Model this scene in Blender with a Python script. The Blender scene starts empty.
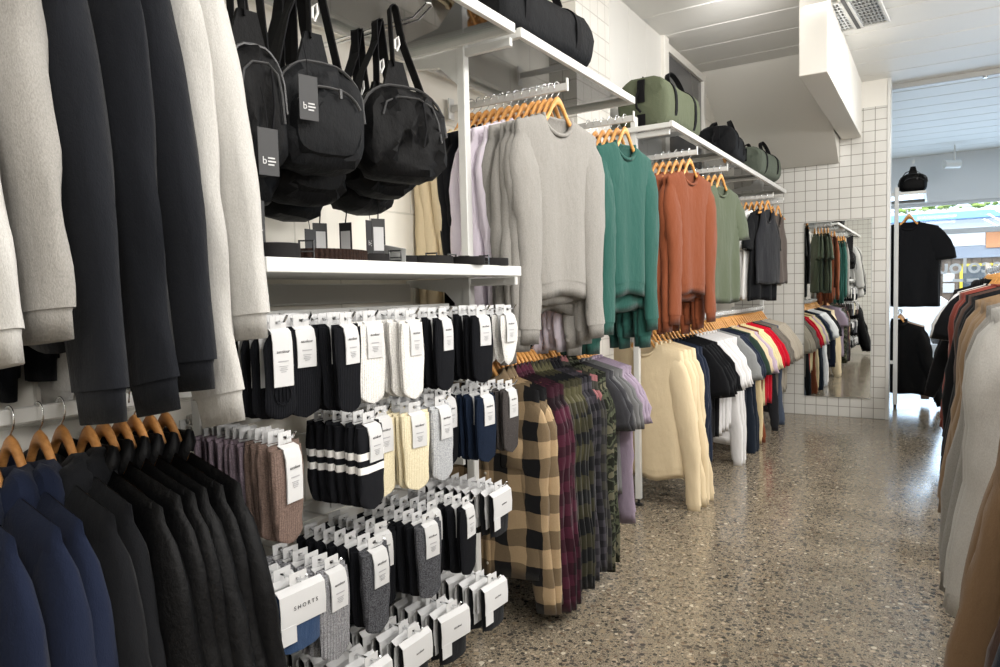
import bpy, math, random
from mathutils import Vector, Matrix
PI = math.pi
S = bpy.context.scene
COL = S.collection
R = math.radians

# ---------------------------------------------------------------- materials
MATS = {}

class NT:
    def __init__(s, name):
        s.m = bpy.data.materials.new(name); s.m.use_nodes = True
        s.t = s.m.node_tree; s.n = s.t.nodes; s.l = s.t.links
        s.b = s.n['Principled BSDF']; s.o = s.n['Material Output']
    def add(s, typ, **kw):
        n = s.n.new(typ)
        for k, v in kw.items():
            if k.startswith('i_'):
                n.inputs[k[2:].replace('_', ' ')].default_value = v
            else:
                setattr(n, k, v)
        return n
    def link(s, a, b): s.l.new(a, b)
    def math(s, op, a, b=None):
        n = s.n.new('ShaderNodeMath'); n.operation = op
        for i, x in enumerate((a, b)):
            if x is None: continue
            if isinstance(x, (int, float)): n.inputs[i].default_value = x
            else: s.l.new(x, n.inputs[i])
        return n.outputs[0]
    def mix(s, fac, a, b):
        n = s.n.new('ShaderNodeMix'); n.data_type = 'RGBA'
        for sock, x in ((n.inputs[0], fac), (n.inputs[6], a), (n.inputs[7], b)):
            if isinstance(x, (int, float)): sock.default_value = x
            elif isinstance(x, tuple): sock.default_value = x if len(x) == 4 else (*x, 1)
            else: s.l.new(x, sock)
        return n.outputs[2]
    def ramp(s, fac, stops, interp='LINEAR'):
        n = s.n.new('ShaderNodeValToRGB'); n.color_ramp.interpolation = interp
        e = n.color_ramp.elements
        while len(e) < len(stops): e.new(0.5)
        for k, (p, c) in enumerate(stops):
            e[k].position = p; e[k].color = (*c, 1)
        s.l.new(fac, n.inputs[0]); return n.outputs[0]
    def coords(s, kind='Object'):
        return s.n.new('ShaderNodeTexCoord').outputs[kind]
    def noise(s, vec, scale, detail=3, rough=.55):
        n = s.add('ShaderNodeTexNoise', i_Scale=scale, i_Detail=detail, i_Roughness=rough)
        s.l.new(vec, n.inputs['Vector']); return n.outputs['Fac']
    def mapped(s, vec, scale):
        n = s.add('ShaderNodeMapping'); n.inputs['Scale'].default_value = scale
        s.l.new(vec, n.inputs['Vector']); return n.outputs[0]
    def bump(s, h, strength=.3, dist=.002):
        n = s.add('ShaderNodeBump', i_Strength=strength, i_Distance=dist)
        s.l.new(h, n.inputs['Height']); s.l.new(n.outputs[0], s.b.inputs['Normal'])
    def base(s, c):
        if isinstance(c, tuple): s.b.inputs['Base Color'].default_value = (*c, 1)
        else: s.l.new(c, s.b.inputs['Base Color'])
    def set(s, **kw):
        for k, v in kw.items(): s.b.inputs[k.replace('_', ' ')].default_value = v

def lin(c):
    return tuple((x/12.92 if x <= .04045 else ((x+.055)/1.055)**2.4) for x in c)
def hexc(h):
    return lin(tuple(int(h[i:i+2], 16)/255 for i in (0, 2, 4)))

def plain(name, c, rough=.5, metal=0, bump=0, bscale=200, **kw):
    if name in MATS: return MATS[name]
    t = NT(name); t.base(c); t.set(Roughness=rough, Metallic=metal, **kw)
    if bump: t.bump(t.noise(t.coords(), bscale), bump, .001)
    MATS[name] = t.m; return t.m

def cloth(name, c, heather=.0, rough=.92, c2=None, sheen=.12, wr=.5):
    if name in MATS: return MATS[name]
    t = NT(name); co = t.coords()
    n1 = t.noise(t.mapped(co, (1, 1, .4)), 520, 2)
    n2 = t.noise(co, 6, 3)
    c2 = c2 or tuple(x*.72 for x in c)
    f = t.ramp(n1, [(.3, (0, 0, 0)), (.7, (1, 1, 1))])
    col = t.mix(f, tuple(a*(1-heather)+b*heather for a, b in zip(c, c2)), c)
    t.base(col); t.set(Roughness=rough); t.set(Specular_IOR_Level=.15)
    t.b.inputs['Sheen Weight'].default_value = sheen
    h = t.math('ADD', t.math('MULTIPLY', n1, .12), t.noise(t.mapped(co, (1.6, 1, .55)), 16, 4))
    h = t.math('ADD', h, t.math('MULTIPLY', n2, .6))
    t.bump(h, wr, .012)
    MATS[name] = t.m; return t.m

def nylon(name, c, rough=.5):
    if name in MATS: return MATS[name]
    t = NT(name); co = t.coords()
    t.base(c); t.set(Roughness=rough, Specular_IOR_Level=.12)
    h = t.noise(t.mapped(co, (1.3, 1, .8)), 20, 5, .65)
    t.bump(h, .5, .012); MATS[name] = t.m; return t.m

def plaid(name, ca, cb, p=.075, cm=None, line=None):
    """two-colour woven check: light, mixed and dark squares"""
    if name in MATS: return MATS[name]
    t = NT(name); co = t.coords()
    wob = t.noise(co, 7, 2)
    sx = t.n.new('ShaderNodeSeparateXYZ'); t.link(co, sx.inputs[0])
    def band(o, off):
        a = t.math('ADD', t.math('MULTIPLY', o, 1/p), t.math('MULTIPLY', wob, .35))
        a = t.math('ADD', a, 50+off)
        return t.math('GREATER_THAN', t.math('FRACT', a), .5)
    s = t.math('MULTIPLY', t.math('ADD', band(sx.outputs[0], .1), band(sx.outputs[2], .35)), .5)
    cm = cm or tuple((a+b)*.42 for a, b in zip(ca, cb))
    col = t.ramp(s, [(0, ca), (.34, cm), (.67, cb)], 'CONSTANT')
    if line:
        a = t.math('FRACT', t.math('ADD', t.math('MULTIPLY', sx.outputs[0], 1/p), 50.3))
        a = t.math('LESS_THAN', t.math('ABSOLUTE', t.math('SUBTRACT', a, .5)), .05)
        col = t.mix(a, col, line)
    fu = t.noise(co, 320, 2)
    col = t.mix(t.math('MULTIPLY', fu, .35), col, (.01, .01, .01))
    t.base(col); t.set(Roughness=.95, Specular_IOR_Level=.1)
    t.b.inputs['Sheen Weight'].default_value = .1
    t.bump(t.noise(t.mapped(co, (1.5, 1, .6)), 18, 4), .3, .012)
    MATS[name] = t.m; return t.m

def camo(name, cols, sc=14):
    if name in MATS: return MATS[name]
    t = NT(name); co = t.coords()
    n = t.noise(co, sc, 2, .4)
    t.base(t.ramp(n, [(0, cols[0]), (.42, cols[1]), (.5, cols[2]), (.58, cols[3])], 'CONSTANT'))
    t.set(Roughness=.95, Specular_IOR_Level=.1)
    t.bump(t.noise(co, 18, 4), .3, .012)
    MATS[name] = t.m; return t.m

def striped(name, c, c2, bands, axis=2):
    """bands: list of (z0,z1) in the part's own coordinates that take colour c2"""
    if name in MATS: return MATS[name]
    t = NT(name); co = t.coords()
    sx = t.n.new('ShaderNodeSeparateXYZ'); t.link(co, sx.inputs[0])
    o = sx.outputs[axis]; acc = None
    for a, b in bands:
        k = t.math('MULTIPLY', t.math('GREATER_THAN', o, a), t.math('LESS_THAN', o, b))
        acc = k if acc is None else t.math('MAXIMUM', acc, k)
    t.base(t.mix(acc, c, c2)); t.set(Roughness=.92, Specular_IOR_Level=.15)
    t.bump(t.noise(co, 18, 4), .3, .012)
    MATS[name] = t.m; return t.m

def ribbed(name, c, c2=None, pitch=.006, strength=.35):
    if name in MATS: return MATS[name]
    t = NT(name); co = t.coords()
    sx = t.n.new('ShaderNodeSeparateXYZ'); t.link(co, sx.inputs[0])
    w = t.math('SINE', t.math('MULTIPLY', sx.outputs[0], 2*PI/pitch))
    n1 = t.noise(co, 330, 2)
    t.base(t.mix(t.ramp(n1, [(.35, (0, 0, 0)), (.65, (1, 1, 1))]), c2 or tuple(x*.7 for x in c), c))
    t.set(Roughness=.95, Specular_IOR_Level=.1)
    t.bump(t.math('ADD', w, t.math('MULTIPLY', t.noise(co, 30, 3), 2)), strength, .0016)
    MATS[name] = t.m; return t.m

def wood(name, c1, c2):
    if name in MATS: return MATS[name]
    t = NT(name); co = t.coords()
    n = t.noise(t.mapped(co, (5, 60, 60)), 2.2, 4)
    t.base(t.ramp(n, [(.3, c1), (.7, c2)])); t.set(Roughness=.38, Specular_IOR_Level=.4)
    MATS[name] = t.m; return t.m

def tilemat(name, axes, size=.1, c=(.62, .61, .575), grout=(.24, .23, .20), brick=0.0, mortar=.0034, gloss=.22, w=None, bs=.5):
    if name in MATS: return MATS[name]
    t = NT(name); co = t.coords()
    sx = t.n.new('ShaderNodeSeparateXYZ'); t.link(co, sx.inputs[0])
    cx = t.n.new('ShaderNodeCombineXYZ')
    t.link(sx.outputs[axes[0]], cx.inputs[0]); t.link(sx.outputs[axes[1]], cx.inputs[1])
    b = t.add('ShaderNodeTexBrick', offset=brick, squash=1.0)
    b.inputs['Color1'].default_value = (*c, 1); b.inputs['Color2'].default_value = (*[x*.965 for x in c], 1)
    b.inputs['Mortar'].default_value = (*grout, 1)
    b.inputs['Scale'].default_value = 1; b.inputs['Mortar Size'].default_value = mortar
    b.inputs['Mortar Smooth'].default_value = .2
    b.inputs['Brick Width'].default_value = w or size; b.inputs['Row Height'].default_value = size
    t.link(cx.outputs[0], b.inputs['Vector'])
    t.base(b.outputs['Color'])
    r = t.math('ADD', t.math('MULTIPLY', b.outputs['Fac'], .5), gloss); t.link(r, t.b.inputs['Roughness'])
    inv = t.math('SUBTRACT', 1, b.outputs['Fac'])
    inv = t.math('ADD', inv, t.math('MULTIPLY', t.noise(co, 14 if gloss < .4 else 45, 3), .35))
    t.bump(inv, bs, .002)
    MATS[name] = t.m; return t.m

def glassmat(name, tint=(.93, .97, .96), refl=.12, ior=1.5):
    if name in MATS: return MATS[name]
    t = NT(name); t.n.remove(t.b)
    tr = t.add('ShaderNodeBsdfTransparent'); tr.inputs[0].default_value = (*tint, 1)
    gl = t.add('ShaderNodeBsdfGlossy'); gl.inputs['Roughness'].default_value = .01
    fr = t.add('ShaderNodeFresnel'); fr.inputs['IOR'].default_value = ior
    f = t.math('ADD', t.math('MULTIPLY', fr.outputs[0], 1.0), refl)
    mx = t.add('ShaderNodeMixShader'); t.link(f, mx.inputs[0])
    t.link(tr.outputs[0], mx.inputs[1]); t.link(gl.outputs[0], mx.inputs[2])
    t.link(mx.outputs[0], t.o.inputs['Surface'])
    MATS[name] = t.m; return t.m

def floormat():
    t = NT('polished_aggregate'); co = t.coords()
    def chips(scale, thr):
        v = t.add('ShaderNodeTexVoronoi', i_Scale=scale); t.link(co, v.inputs['Vector'])
        sp = t.n.new('ShaderNodeSeparateColor'); t.link(v.outputs['Color'], sp.inputs[0])
        on = t.math('MULTIPLY', t.math('LESS_THAN', v.outputs['Distance'], t.math('ADD', t.math('MULTIPLY', sp.outputs[1], .26), .27)),
                    t.math('GREATER_THAN', sp.outputs[2], thr))
        return on, sp.outputs[0]
    pal = [(0, hexc('2b2b2b')), (.22, hexc('4b4640')), (.42, hexc('393937')), (.58, hexc('8a7a64')), (.72, hexc('5a4a3c')), (.84, hexc('a39480')), (.95, hexc('b9af9c'))]
    matrix = t.ramp(t.noise(co, 26, 5, .6), [(.3, hexc('7c7263')), (.7, hexc('988c78'))])
    col = matrix
    fine = t.noise(co, 210, 3)
    col = t.mix(t.ramp(fine, [(.42, (1, 1, 1)), (.5, (0, 0, 0))]), col, hexc('4f473e'))
    for sc, th in ((120, .35), (75, .42), (46, .62)):
        on, rnd = chips(sc, th)
        col = t.mix(on, col, t.ramp(rnd, pal, 'CONSTANT'))
    big = t.noise(co, .9, 3)
    col = t.mix(t.math('MULTIPLY', big, .2), col, hexc('8f8573'))
    t.base(col)
    t.link(t.ramp(t.noise(co, 2.3, 4), [(.3, (.12,)*3), (.75, (.24,)*3)]), t.b.inputs['Roughness'])
    t.set(Specular_IOR_Level=.55)
    t.bump(t.noise(co, 5, 3), .12, .004)
    return t.m

def emis(name, c, s):
    if name in MATS: return MATS[name]
    t = NT(name); t.n.remove(t.b)
    e = t.add('ShaderNodeEmission'); e.inputs[0].default_value = (*c, 1); e.inputs[1].default_value = s
    t.link(e.outputs[0], t.o.inputs['Surface']); MATS[name] = t.m; return t.m

# ---------------------------------------------------------------- mesh builder
class MB:
    def __init__(s): s.v = []; s.f = []
    def pts(s, P):
        b = len(s.v); s.v += [tuple(p) for p in P]; return b
    def box(s, x0, x1, y0, y1, z0, z1):
        b = s.pts([(x0,y0,z0),(x1,y0,z0),(x1,y1,z0),(x0,y1,z0),(x0,y0,z1),(x1,y0,z1),(x1,y1,z1),(x0,y1,z1)])
        for q in ((0,3,2,1),(4,5,6,7),(0,1,5,4),(1,2,6,5),(2,3,7,6),(3,0,4,7)): s.f.append(tuple(b+i for i in q))
        return s
    def cbox(s, x0, x1, y0, y1, z0, z1, c=.003):
        """box with chamfered edges (three-layer hull)"""
        c = min(c, (x1-x0)*.45, (y1-y0)*.45, (z1-z0)*.45)
        def ring(z, i):
            return [(x0+i+(c if False else 0), y0+c, z), (x0+c, y0+i, z), (x1-c, y0+i, z), (x1-i, y0+c, z),
                    (x1-i, y1-c, z), (x1-c, y1-i, z), (x0+c, y1-i, z), (x0+i, y1-c, z)]
        s.loft([ring(z0, c*.99), ring(z0+c, 0), ring(z1-c, 0), ring(z1, c*.99)], cap=True)
        return s
    def loft(s, rings, cap=False, close=True, capends=(1, 1)):
        n = len(rings[0]); b = s.pts([p for r in rings for p in r])
        for k in range(len(rings)-1):
            for i in range(n if close else n-1):
                j = (i+1) % n
                s.f.append((b+k*n+i, b+k*n+j, b+(k+1)*n+j, b+(k+1)*n+i))
        if cap:
            if capends[0]: s.f.append(tuple(b+i for i in reversed(range(n))))
            e = b+(len(rings)-1)*n
            if capends[1]: s.f.append(tuple(e+i for i in range(n)))
        return s
    def tube(s, P, r, n=6, cap=True, closed=False, flat=None):
        """tube along P; r number or list; flat=(rx,ry) elliptical"""
        P = [Vector(p) for p in P]; m = len(P); rings = []
        up = Vector((0, 0, 1))
        prev = None
        for k in range(m):
            a = P[(k-1) % m] if (closed or k > 0) else P[k]
            c = P[(k+1) % m] if (closed or k < m-1) else P[k]
            d = (c-a).normalized() if (c-a).length > 1e-9 else Vector((0, 0, 1))
            if prev is None:
                x = d.cross(up)
                if x.length < .1: x = d.cross(Vector((0, 1, 0)))
            else: x = prev - d*prev.dot(d)
            x.normalize(); prev = x.copy(); y = d.cross(x)
            rr = r[k] if isinstance(r, (list, tuple)) else r
            fx, fy = flat or (1, 1)
            rings.append([P[k]+x*(rr*fx*math.cos(2*PI*i/n))+y*(rr*fy*math.sin(2*PI*i/n)) for i in range(n)])
        if closed: rings.append(rings[0])
        s.loft(rings, cap=cap and not closed); return s
    def strap(s, P, w, t, wdir):
        """flat webbing of width w along wdir"""
        P = [Vector(p) for p in P]; wd = Vector(wdir).normalized(); rings = []
        for k in range(len(P)):
            d = (P[min(k+1, len(P)-1)]-P[max(k-1, 0)]).normalized()
            a = (wd - d*wd.dot(d)).normalized(); b = d.cross(a)
            rings.append([P[k]+a*(w/2*i)+b*(t/2*j) for i, j in ((-1,-1),(1,-1),(1,1),(-1,1))])
        s.loft(rings, cap=True); return s
    def cyl(s, p0, p1, r, n=12): return s.tube([p0, p1], r, n)
    def prism(s, poly, y0, y1, axis=1):
        """extrude a 2-D outline along an axis"""
        def mk(a, b, d): return ((d, a, b), (a, d, b), (a, b, d))[axis]
        s.loft([[mk(a, b, y0) for a, b in poly], [mk(a, b, y1) for a, b in poly]], cap=True); return s
    def mesh(s, name, smooth=True, angle=None):
        m = bpy.data.meshes.new(name); m.from_pydata(s.v, [], s.f); m.validate()
        if smooth:
            m.polygons.foreach_set('use_smooth', [True]*len(m.polygons))
            if angle: 
                try: m.set_sharp_from_angle(angle=R(angle))
                except Exception: pass
        m.materials.append(None); m.update(); return m

import bmesh
def fixn(m):
    bm = bmesh.new(); bm.from_mesh(m); bmesh.ops.recalc_face_normals(bm, faces=bm.faces); bm.to_mesh(m); bm.free()

def put(name, mesh, mat, parent=None, loc=None, rz=0, rx=0, ry=0, sc=None):
    if isinstance(mesh, MB): mesh = mesh.mesh(name, True, 35); fixn(mesh)
    o = bpy.data.objects.new(name, mesh); COL.objects.link(o)
    if o.material_slots:
        o.material_slots[0].link = 'OBJECT'; o.material_slots[0].material = mat
    if parent: o.parent = parent
    if loc: o.location = loc
    o.rotation_euler = (rx, ry, rz)
    if sc: o.scale = (sc,)*3 if isinstance(sc, (int, float)) else sc
    return o
def thing(o, label, cat, group=None):
    o['label'] = label; o['category'] = cat
    if group: o['group'] = group
    return o
def struct(name, mesh, mat, **kw):
    o = put(name, mesh, mat, **kw); o['kind'] = 'structure'; return o
def empty(name, loc, rz=0):
    o = bpy.data.objects.new(name, None); COL.objects.link(o); o.location = loc; o.rotation_euler = (0, 0, rz); return o
ORD = ['zeroth','first','second','third','fourth','fifth','sixth','seventh','eighth','ninth','tenth','eleventh','twelfth','thirteenth','fourteenth','fifteenth','sixteenth']

def textmesh(body, size, ext=.0006, align='CENTER', off=0):
    c = bpy.data.curves.new('lettering', 'FONT'); c.body = body; c.size = size; c.extrude = ext
    c.align_x = align; c.align_y = 'CENTER'; c.resolution_u = 3; c.offset = off
    o = bpy.data.objects.new('lettering', c); COL.objects.link(o)
    dg = bpy.context.evaluated_depsgraph_get(); m = bpy.data.meshes.new_from_object(o.evaluated_get(dg))
    bpy.data.objects.remove(o); bpy.data.curves.remove(c)
    if not m.materials: m.materials.append(None)
    return m

# palette ----------------------------------------------------------
WHITE = plain('white_powdercoat', (.64, .64, .62), .35)
PAINT = plain('warm_white_paint', (.74, .72, .67), .6, bump=.15, bscale=60)
PALE = plain('pale_grey_paint', (.70, .68, .63), .35)
CEIL = plain('ceiling_board_paint', (.76, .755, .73), .5)
CHROME = plain('chrome', (.72, .73, .74), .18, 1)
STEEL = plain('brushed_steel', (.52, .53, .54), .32, 1)
GREYM = plain('grey_steel', (.42, .42, .41), .45, .3)
DARK = plain('black_plastic', (.012, .012, .013), .4)
PAPER = plain('white_card', (.52, .52, .52), .7)
INK = plain('black_ink', (.03, .03, .03), .7)
INKG = plain('grey_ink', (.32, .32, .33), .7)
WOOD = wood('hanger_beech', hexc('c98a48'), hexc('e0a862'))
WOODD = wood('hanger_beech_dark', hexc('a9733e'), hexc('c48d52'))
GLASS = glassmat('shelf_glass')
TILEB = tilemat('square_wall_tile', (0, 2))
TILEL = tilemat('square_tile_side', (1, 2))
BLOCK = tilemat('painted_blockwork', (1, 2), .2, (.76, .73, .66), (.62, .6, .54), .5, .004, .6, .4, .8)
# ---------------------------------------------------------------- setting
XW = -1.78; YB = 7.46; ZC = 3.16; XR = 3.6; YF = -2.6; YS = 12.3
struct('floor', MB().box(XW-.2, XR+.2, YF-.2, YS+.1, -.1, 0), floormat())
mb = MB()
y = YF
while y < YS:
    mb.cbox(XW-.1, XR+.1, y+.005, min(y+.41, YS+.1)-.005, ZC, ZC+.03, .006); y += .41
mb.box(XW-.2, XR+.2, YF-.2, YS+.1, ZC+.022, ZC+.1)
off = 5.09 % .41 - (YF % .41)
struct('ceiling', mb, CEIL)
struct('wall_left', MB().box(XW-.15, XW, YF, YB+.1, 0, ZC), BLOCK)
struct('wall_far', MB().box(XW-.1, -.40, YB, YB+.14, 0, 2.92), TILEB)
struct('wall_far', MB().box(XW-.1, -.40, YB, YB+.14, 2.92, ZC), PAINT)
struct('trim_1', MB().cbox(-.402, -.372, YB-.006, YB+.15, 0, ZC), WHITE)
struct('wall_rear', MB().box(XW-.1, XR+.1, YF-.15, YF, 0, ZC), tilemat('rear_tile', (0, 2), .1, (.62, .61, .58)))
struct('wall_right', MB().box(XR, XR+.15, YF, YS, 0, ZC), PAINT)
# side room behind the tiled wall
struct('wall_left', MB().box(-1.6, -1.45, YB+.14, YS, 0, ZC), PAINT)
# street front: bulkhead, glazing frame
struct('wall_street', MB().box(-1.6, XR, YS, YS+.2, 2.46, ZC), plain('front_paint', (.70, .73, .76), .6))
struct('wall_street', MB().box(-1.6, -.75, YS, YS+.2, 0, 2.46), PAINT)
w = struct('window_1', MB().box(-.75, XR, YS+.08, YS+.09, .35, 2.46), glassmat('shop_glass', (.96, .98, .99), .02))
fr = MB()
for z0, z1 in ((.0, .35), (1.99, 2.06), (2.42, 2.47)): fr.cbox(-.75, XR, YS+.03, YS+.14, z0, z1)
for x0 in (-.76, 1.35, 3.5): fr.cbox(x0, x0+.06, YS+.03, YS+.14, 0, 2.47)
put('window_frame', fr, plain('window_frame_paint', (.62, .66, .70), .4), w)
lt = textmesh('ascolour', .30, .001, off=.007)
vt = NT('white_vinyl'); vt.n.remove(vt.b)
d1 = vt.add('ShaderNodeBsdfDiffuse'); d1.inputs[0].default_value = (.9, .9, .9, 1)
d2 = vt.add('ShaderNodeBsdfTranslucent'); d2.inputs[0].default_value = (.95, .95, .95, 1)
mx = vt.add('ShaderNodeMixShader'); mx.inputs[0].default_value = .7
vt.link(d1.outputs[0], mx.inputs[1]); vt.link(d2.outputs[0], mx.inputs[2]); vt.link(mx.outputs[0], vt.o.inputs['Surface']); MATS['white_vinyl'] = vt.m
o = put('lettering', lt, MATS['white_vinyl'], w, (.40, YS+.076, 1.50), PI, PI/2)
m2 = MB()
for k, (x0, x1) in enumerate(((-.30, -.17), (-.13, .02), (.05, .10), (.13, .29))): m2.box(x0, x1, -.001, .001, -.022, .022)
put('lettering', m2, MATS['white_vinyl'], w, (.50, YS+.076, 1.30))

# tiled column between the bays, beam and sloped soffit above
struct('column', MB().box(XW, -1.62, 3.42, 3.86, 0, ZC), TILEL if False else tilemat('column_tile', (1, 2), .1, (.60, .585, .545), (.36, .345, .315)))
struct('column', MB().box(XW, -1.618, 3.412, 3.42, 0, ZC), tilemat('column_tile_front', (0, 2), .1, (.60, .585, .545), (.36, .345, .315)))
struct('beam', MB().cbox(-.785, -.612, 5.05, YB, 2.655, ZC, .004), PAINT)
mb = MB(); mb.prism([(6.25, ZC), (7.40, 2.44), (7.46, 2.44), (7.46, ZC)], XW, -.80, 0)
struct('soffit', mb, PALE)
# upper left wall: white lining boards and a dark glazed panel
mb = MB()
for k in range(4): mb.cbox(XW, XW+.02, 3.87+k*.33, 3.87+k*.33+.325, 2.0, ZC, .003)
struct('trim_2', mb, plain('lining_board', (.64, .63, .60), .45))
w = struct('window_2', MB().box(XW+.01, XW+.02, 5.27, 6.25, 1.9, 3.07), plain('dark_glazing', (.10, .10, .105), .12))
fr = MB()
fr.cbox(XW, XW+.05, 5.17, 5.27, 1.9, ZC-.0); fr.cbox(XW, XW+.045, 5.27, 6.3, 3.07, 3.13); fr.cbox(XW, XW+.045, 6.22, 6.28, 1.9, 3.07)
put('window_frame', fr, PAINT, w)
# mirror on the tiled wall
mr = put('wall_mirror', MB().cbox(-1.108, -.522, YB-.012, YB-.003, .19, 1.89, .002), plain('mirror_silver', (.80, .82, .81), .005, 1))
thing(mr, 'tall frameless mirror fixed on the pale square tiles of the far wall', 'mirror')
put('edge_trim', MB().box(-1.111, -.519, YB-.003, YB, .187, 1.893), GREYM, mr)
# ceiling air vent
v = empty('ceiling_vent', (-.52, 5.55, ZC)); v.rotation_euler = (0, 0, R(-4))
thing(v, 'square metal air vent with perforated halves set in the boarded ceiling', 'vent')
fr = MB()
for a, b, c, d in ((-.2,.2,-.32,-.30),(-.2,.2,.28,.30),(-.2,-.185,-.32,.3),(.185,.2,-.32,.3),(-.03,.03,-.36,.3)): fr.cbox(a, b, c, d, -.02, -.001, .002)
put('frame', fr, WHITE, v)
for sx in (-1, 1):
    g = MB()
    for k in range(9): g.box(sx*.108-.075, sx*.108+.075, -.29+k*.064, -.29+k*.064+.018, -.014, -.006)
    for k in range(7): g.box(sx*.108-.075+k*.0235, sx*.108-.066+k*.0235, -.30, .28, -.012, -.004)
    put('grille', g, STEEL, v)
    put('duct_panel', MB().box(sx*.108-.077, sx*.108+.077, -.30, .28, -.003, -.001), GREYM, v)
put('slot', MB().box(-.012, .012, -.35, .29, -.022, -.018), DARK, v)
# track spotlight near the street front
v = empty('track_spotlight', (.19, 11.6, 2.9)); thing(v, 'small white spotlight hanging under the ceiling near the shop window', 'spotlight')
put('stem', MB().cyl((0, 0, .03), (0, 0, .26), .012), WHITE, v)
put('housing', MB().cyl((-.12, -.05, 0), (.06, .06, .0), .055, 14), WHITE, v)
v = put('lighting_track', MB().cbox(-.6, 2.4, 7.72, 7.76, 3.11, 3.16), GREYM); thing(v, 'thin grey lighting track running across the ceiling beyond the tiled wall', 'track')
put('clip', MB().cyl((.35, 7.74, 3.095), (.35, 7.74, 3.13), .02), STEEL, v)

# ---------------------------------------------------------------- shelving system
XP = -1.49; XF = -1.25; ZS = 2.20; ZR = 1.085
def post(y, h, label, z0=0.0, brackets=(2.15,), foot=True):
    o = put('upright_post', MB().cbox(XP-.017, XP+.017, y-.017, y+.017, z0+.04, h), WHITE); thing(o, label, 'post')
    if foot:
        put('foot', MB().cyl((XP, y, .0), (XP, y, .012), .022).cyl((XP, y, .012), (XP, y, .045), .008), DARK, o)
    for z in brackets:
        put('bracket', MB().prism([(XP-.015, z), (XW, z), (XW, z-.025), (XP-.10, z-.05), (XP-.015, z-.13)], y-.012, y+.012, 1), WHITE, o)
        put('bracket', MB().cbox(XP+.015, XF-.03, y-.01, y+.01, z-.03, z, .002), WHITE, o)
    return o
post(1.03, 2.25, 'white upright post between the foreground jackets and the sock display', brackets=(1.337, 2.176))
post(2.17, 2.25, 'white upright post between the hanging bags and the grey sweatshirts', brackets=(1.337, 2.176))
post(3.90, 2.27, 'white upright post beside the teal tops and the cream sweatshirts', brackets=(2.176,))
post(7.36, 2.18, 'white upright post at the far end of the long rail by the tiled wall', brackets=(2.15,), foot=True)
def shelf(y0, y1, label, zt=ZS, xb=XW+.03, glass=True):
    o = empty('glass_shelf' if glass else 'white_shelf', ((XF+xb)/2, y0, zt)); thing(o, label, 'shelf')
    f = MB(); cx = (XF+xb)/2; a = xb-cx; b = XF-cx; L = y1-y0
    f.cbox(b-.02, b, 0, L, -.022, .012, .002); f.cbox(a, a+.02, 0, L, -.022, .012, .002)
    f.cbox(a+.02, b-.02, 0, .02, -.022, .006, .002); f.cbox(a+.02, b-.02, L-.02, L, -.022, .006, .002)
    k = 1
    while k*1.15 < L-.3:
        f.cbox(a+.02, b-.02, k*1.15-.012, k*1.15+.012, -.026, -.004, .002); k += 1
    put('shelf_frame', f, WHITE, o)
    put('glass_pane', MB().box(a+.018, b-.018, .018, L-.018, -.003, .004), GLASS, o)
    return o
shelf(-.3, 1.02, 'glass shelf in a white frame over the foreground sweatshirts')
shelf(1.04, 2.15, 'glass shelf in a white frame above the hanging black bags')
shelf(2.19, 3.29, 'glass shelf in a white frame carrying the long black duffel bag')
shelf(3.86, 7.32, 'long glass shelf in a white frame carrying the olive duffel bag')
sh = put('belt_shelf', MB().cbox(XW+.03, XF, 1.04, 2.155, 1.338, 1.372, .002), WHITE)
thing(sh, 'white metal shelf carrying the belts above the sock display', 'shelf')
put('back_lip', MB().cbox(XW+.03, XW+.04, 1.04, 2.155, 1.372, 1.40, .002), WHITE, sh)

def rail(y0, y1, x, z, label, name='hanging_rail', wallfix=True):
    o = put(name, MB().cbox(x-.006, x+.006, y0, y1, z-.030, z, .002), WHITE); thing(o, label, 'rail')
    for yy in (y0+.02, y1-.02):
        if wallfix: put('rail_bracket', MB().cbox(XW, x-.006, yy-.01, yy+.01, z-.028, z-.004, .002), WHITE, o)
    return o
rail(-.35, 1.02, -1.47, ZR, 'white hanging rail holding the foreground navy and black jackets')
rail(2.19, 3.36, -1.47, ZR, 'white hanging rail holding the checked shirts')
rail(3.88, 7.36, -1.47, ZR, 'long white hanging rail holding the cream, black, white and red tops')
rail(-.35, 1.02, -1.47, 2.12, 'white upper rail holding the foreground grey and black sweatshirts')

# ---------------------------------------------------------------- hangers
def hanger_meshes(dark):
    m = MB()
    N = 13; rings = []
    for i in range(-N, N+1):
        x = .170*i/N; a = abs(i)/N
        q = min(1, abs(x)/.078); q = q*q*(3-2*q)
        zc = .010-.075*q-.036*max(0, abs(x)-.03)/.18
        h = .017-.008*a; t = .0085-.003*a
        yb = 0
        ring = [(x+(-1 if i < 0 else 1)*0, yb+t*math.cos(q), zc+h*math.sin(q)) for q in [2*PI*k/10 for k in range(10)]]
        rings.append(ring)
    m.loft(rings, cap=True)
    h = MB()
    P = [(0, 0, .018), (0, 0, .028), (.010, 0, .038), (.0165, 0, .05), (.0165, 0, .062)]
    for k in range(1, 8):
        a = PI*k/8; P.append((.0165*math.cos(a), 0, .064+.0165*math.sin(a)))
    P += [(-.0165, 0, .060), (-.019, 0, .05)]
    h.tube(P, .0018, 6)
    return m, h
_m, _h = hanger_meshes(0)
HW = _m.mesh('wooden_hanger', True); fixn(HW); HH = _h.mesh('hook', True); fixn(HH)
def hanger(loc, rz, label, group, dark=False, hookturn=None):
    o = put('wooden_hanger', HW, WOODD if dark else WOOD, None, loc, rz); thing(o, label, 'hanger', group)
    k = put('hook', HH, CHROME, o, (0, 0, 0), hookturn or 0)
    return o

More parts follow.
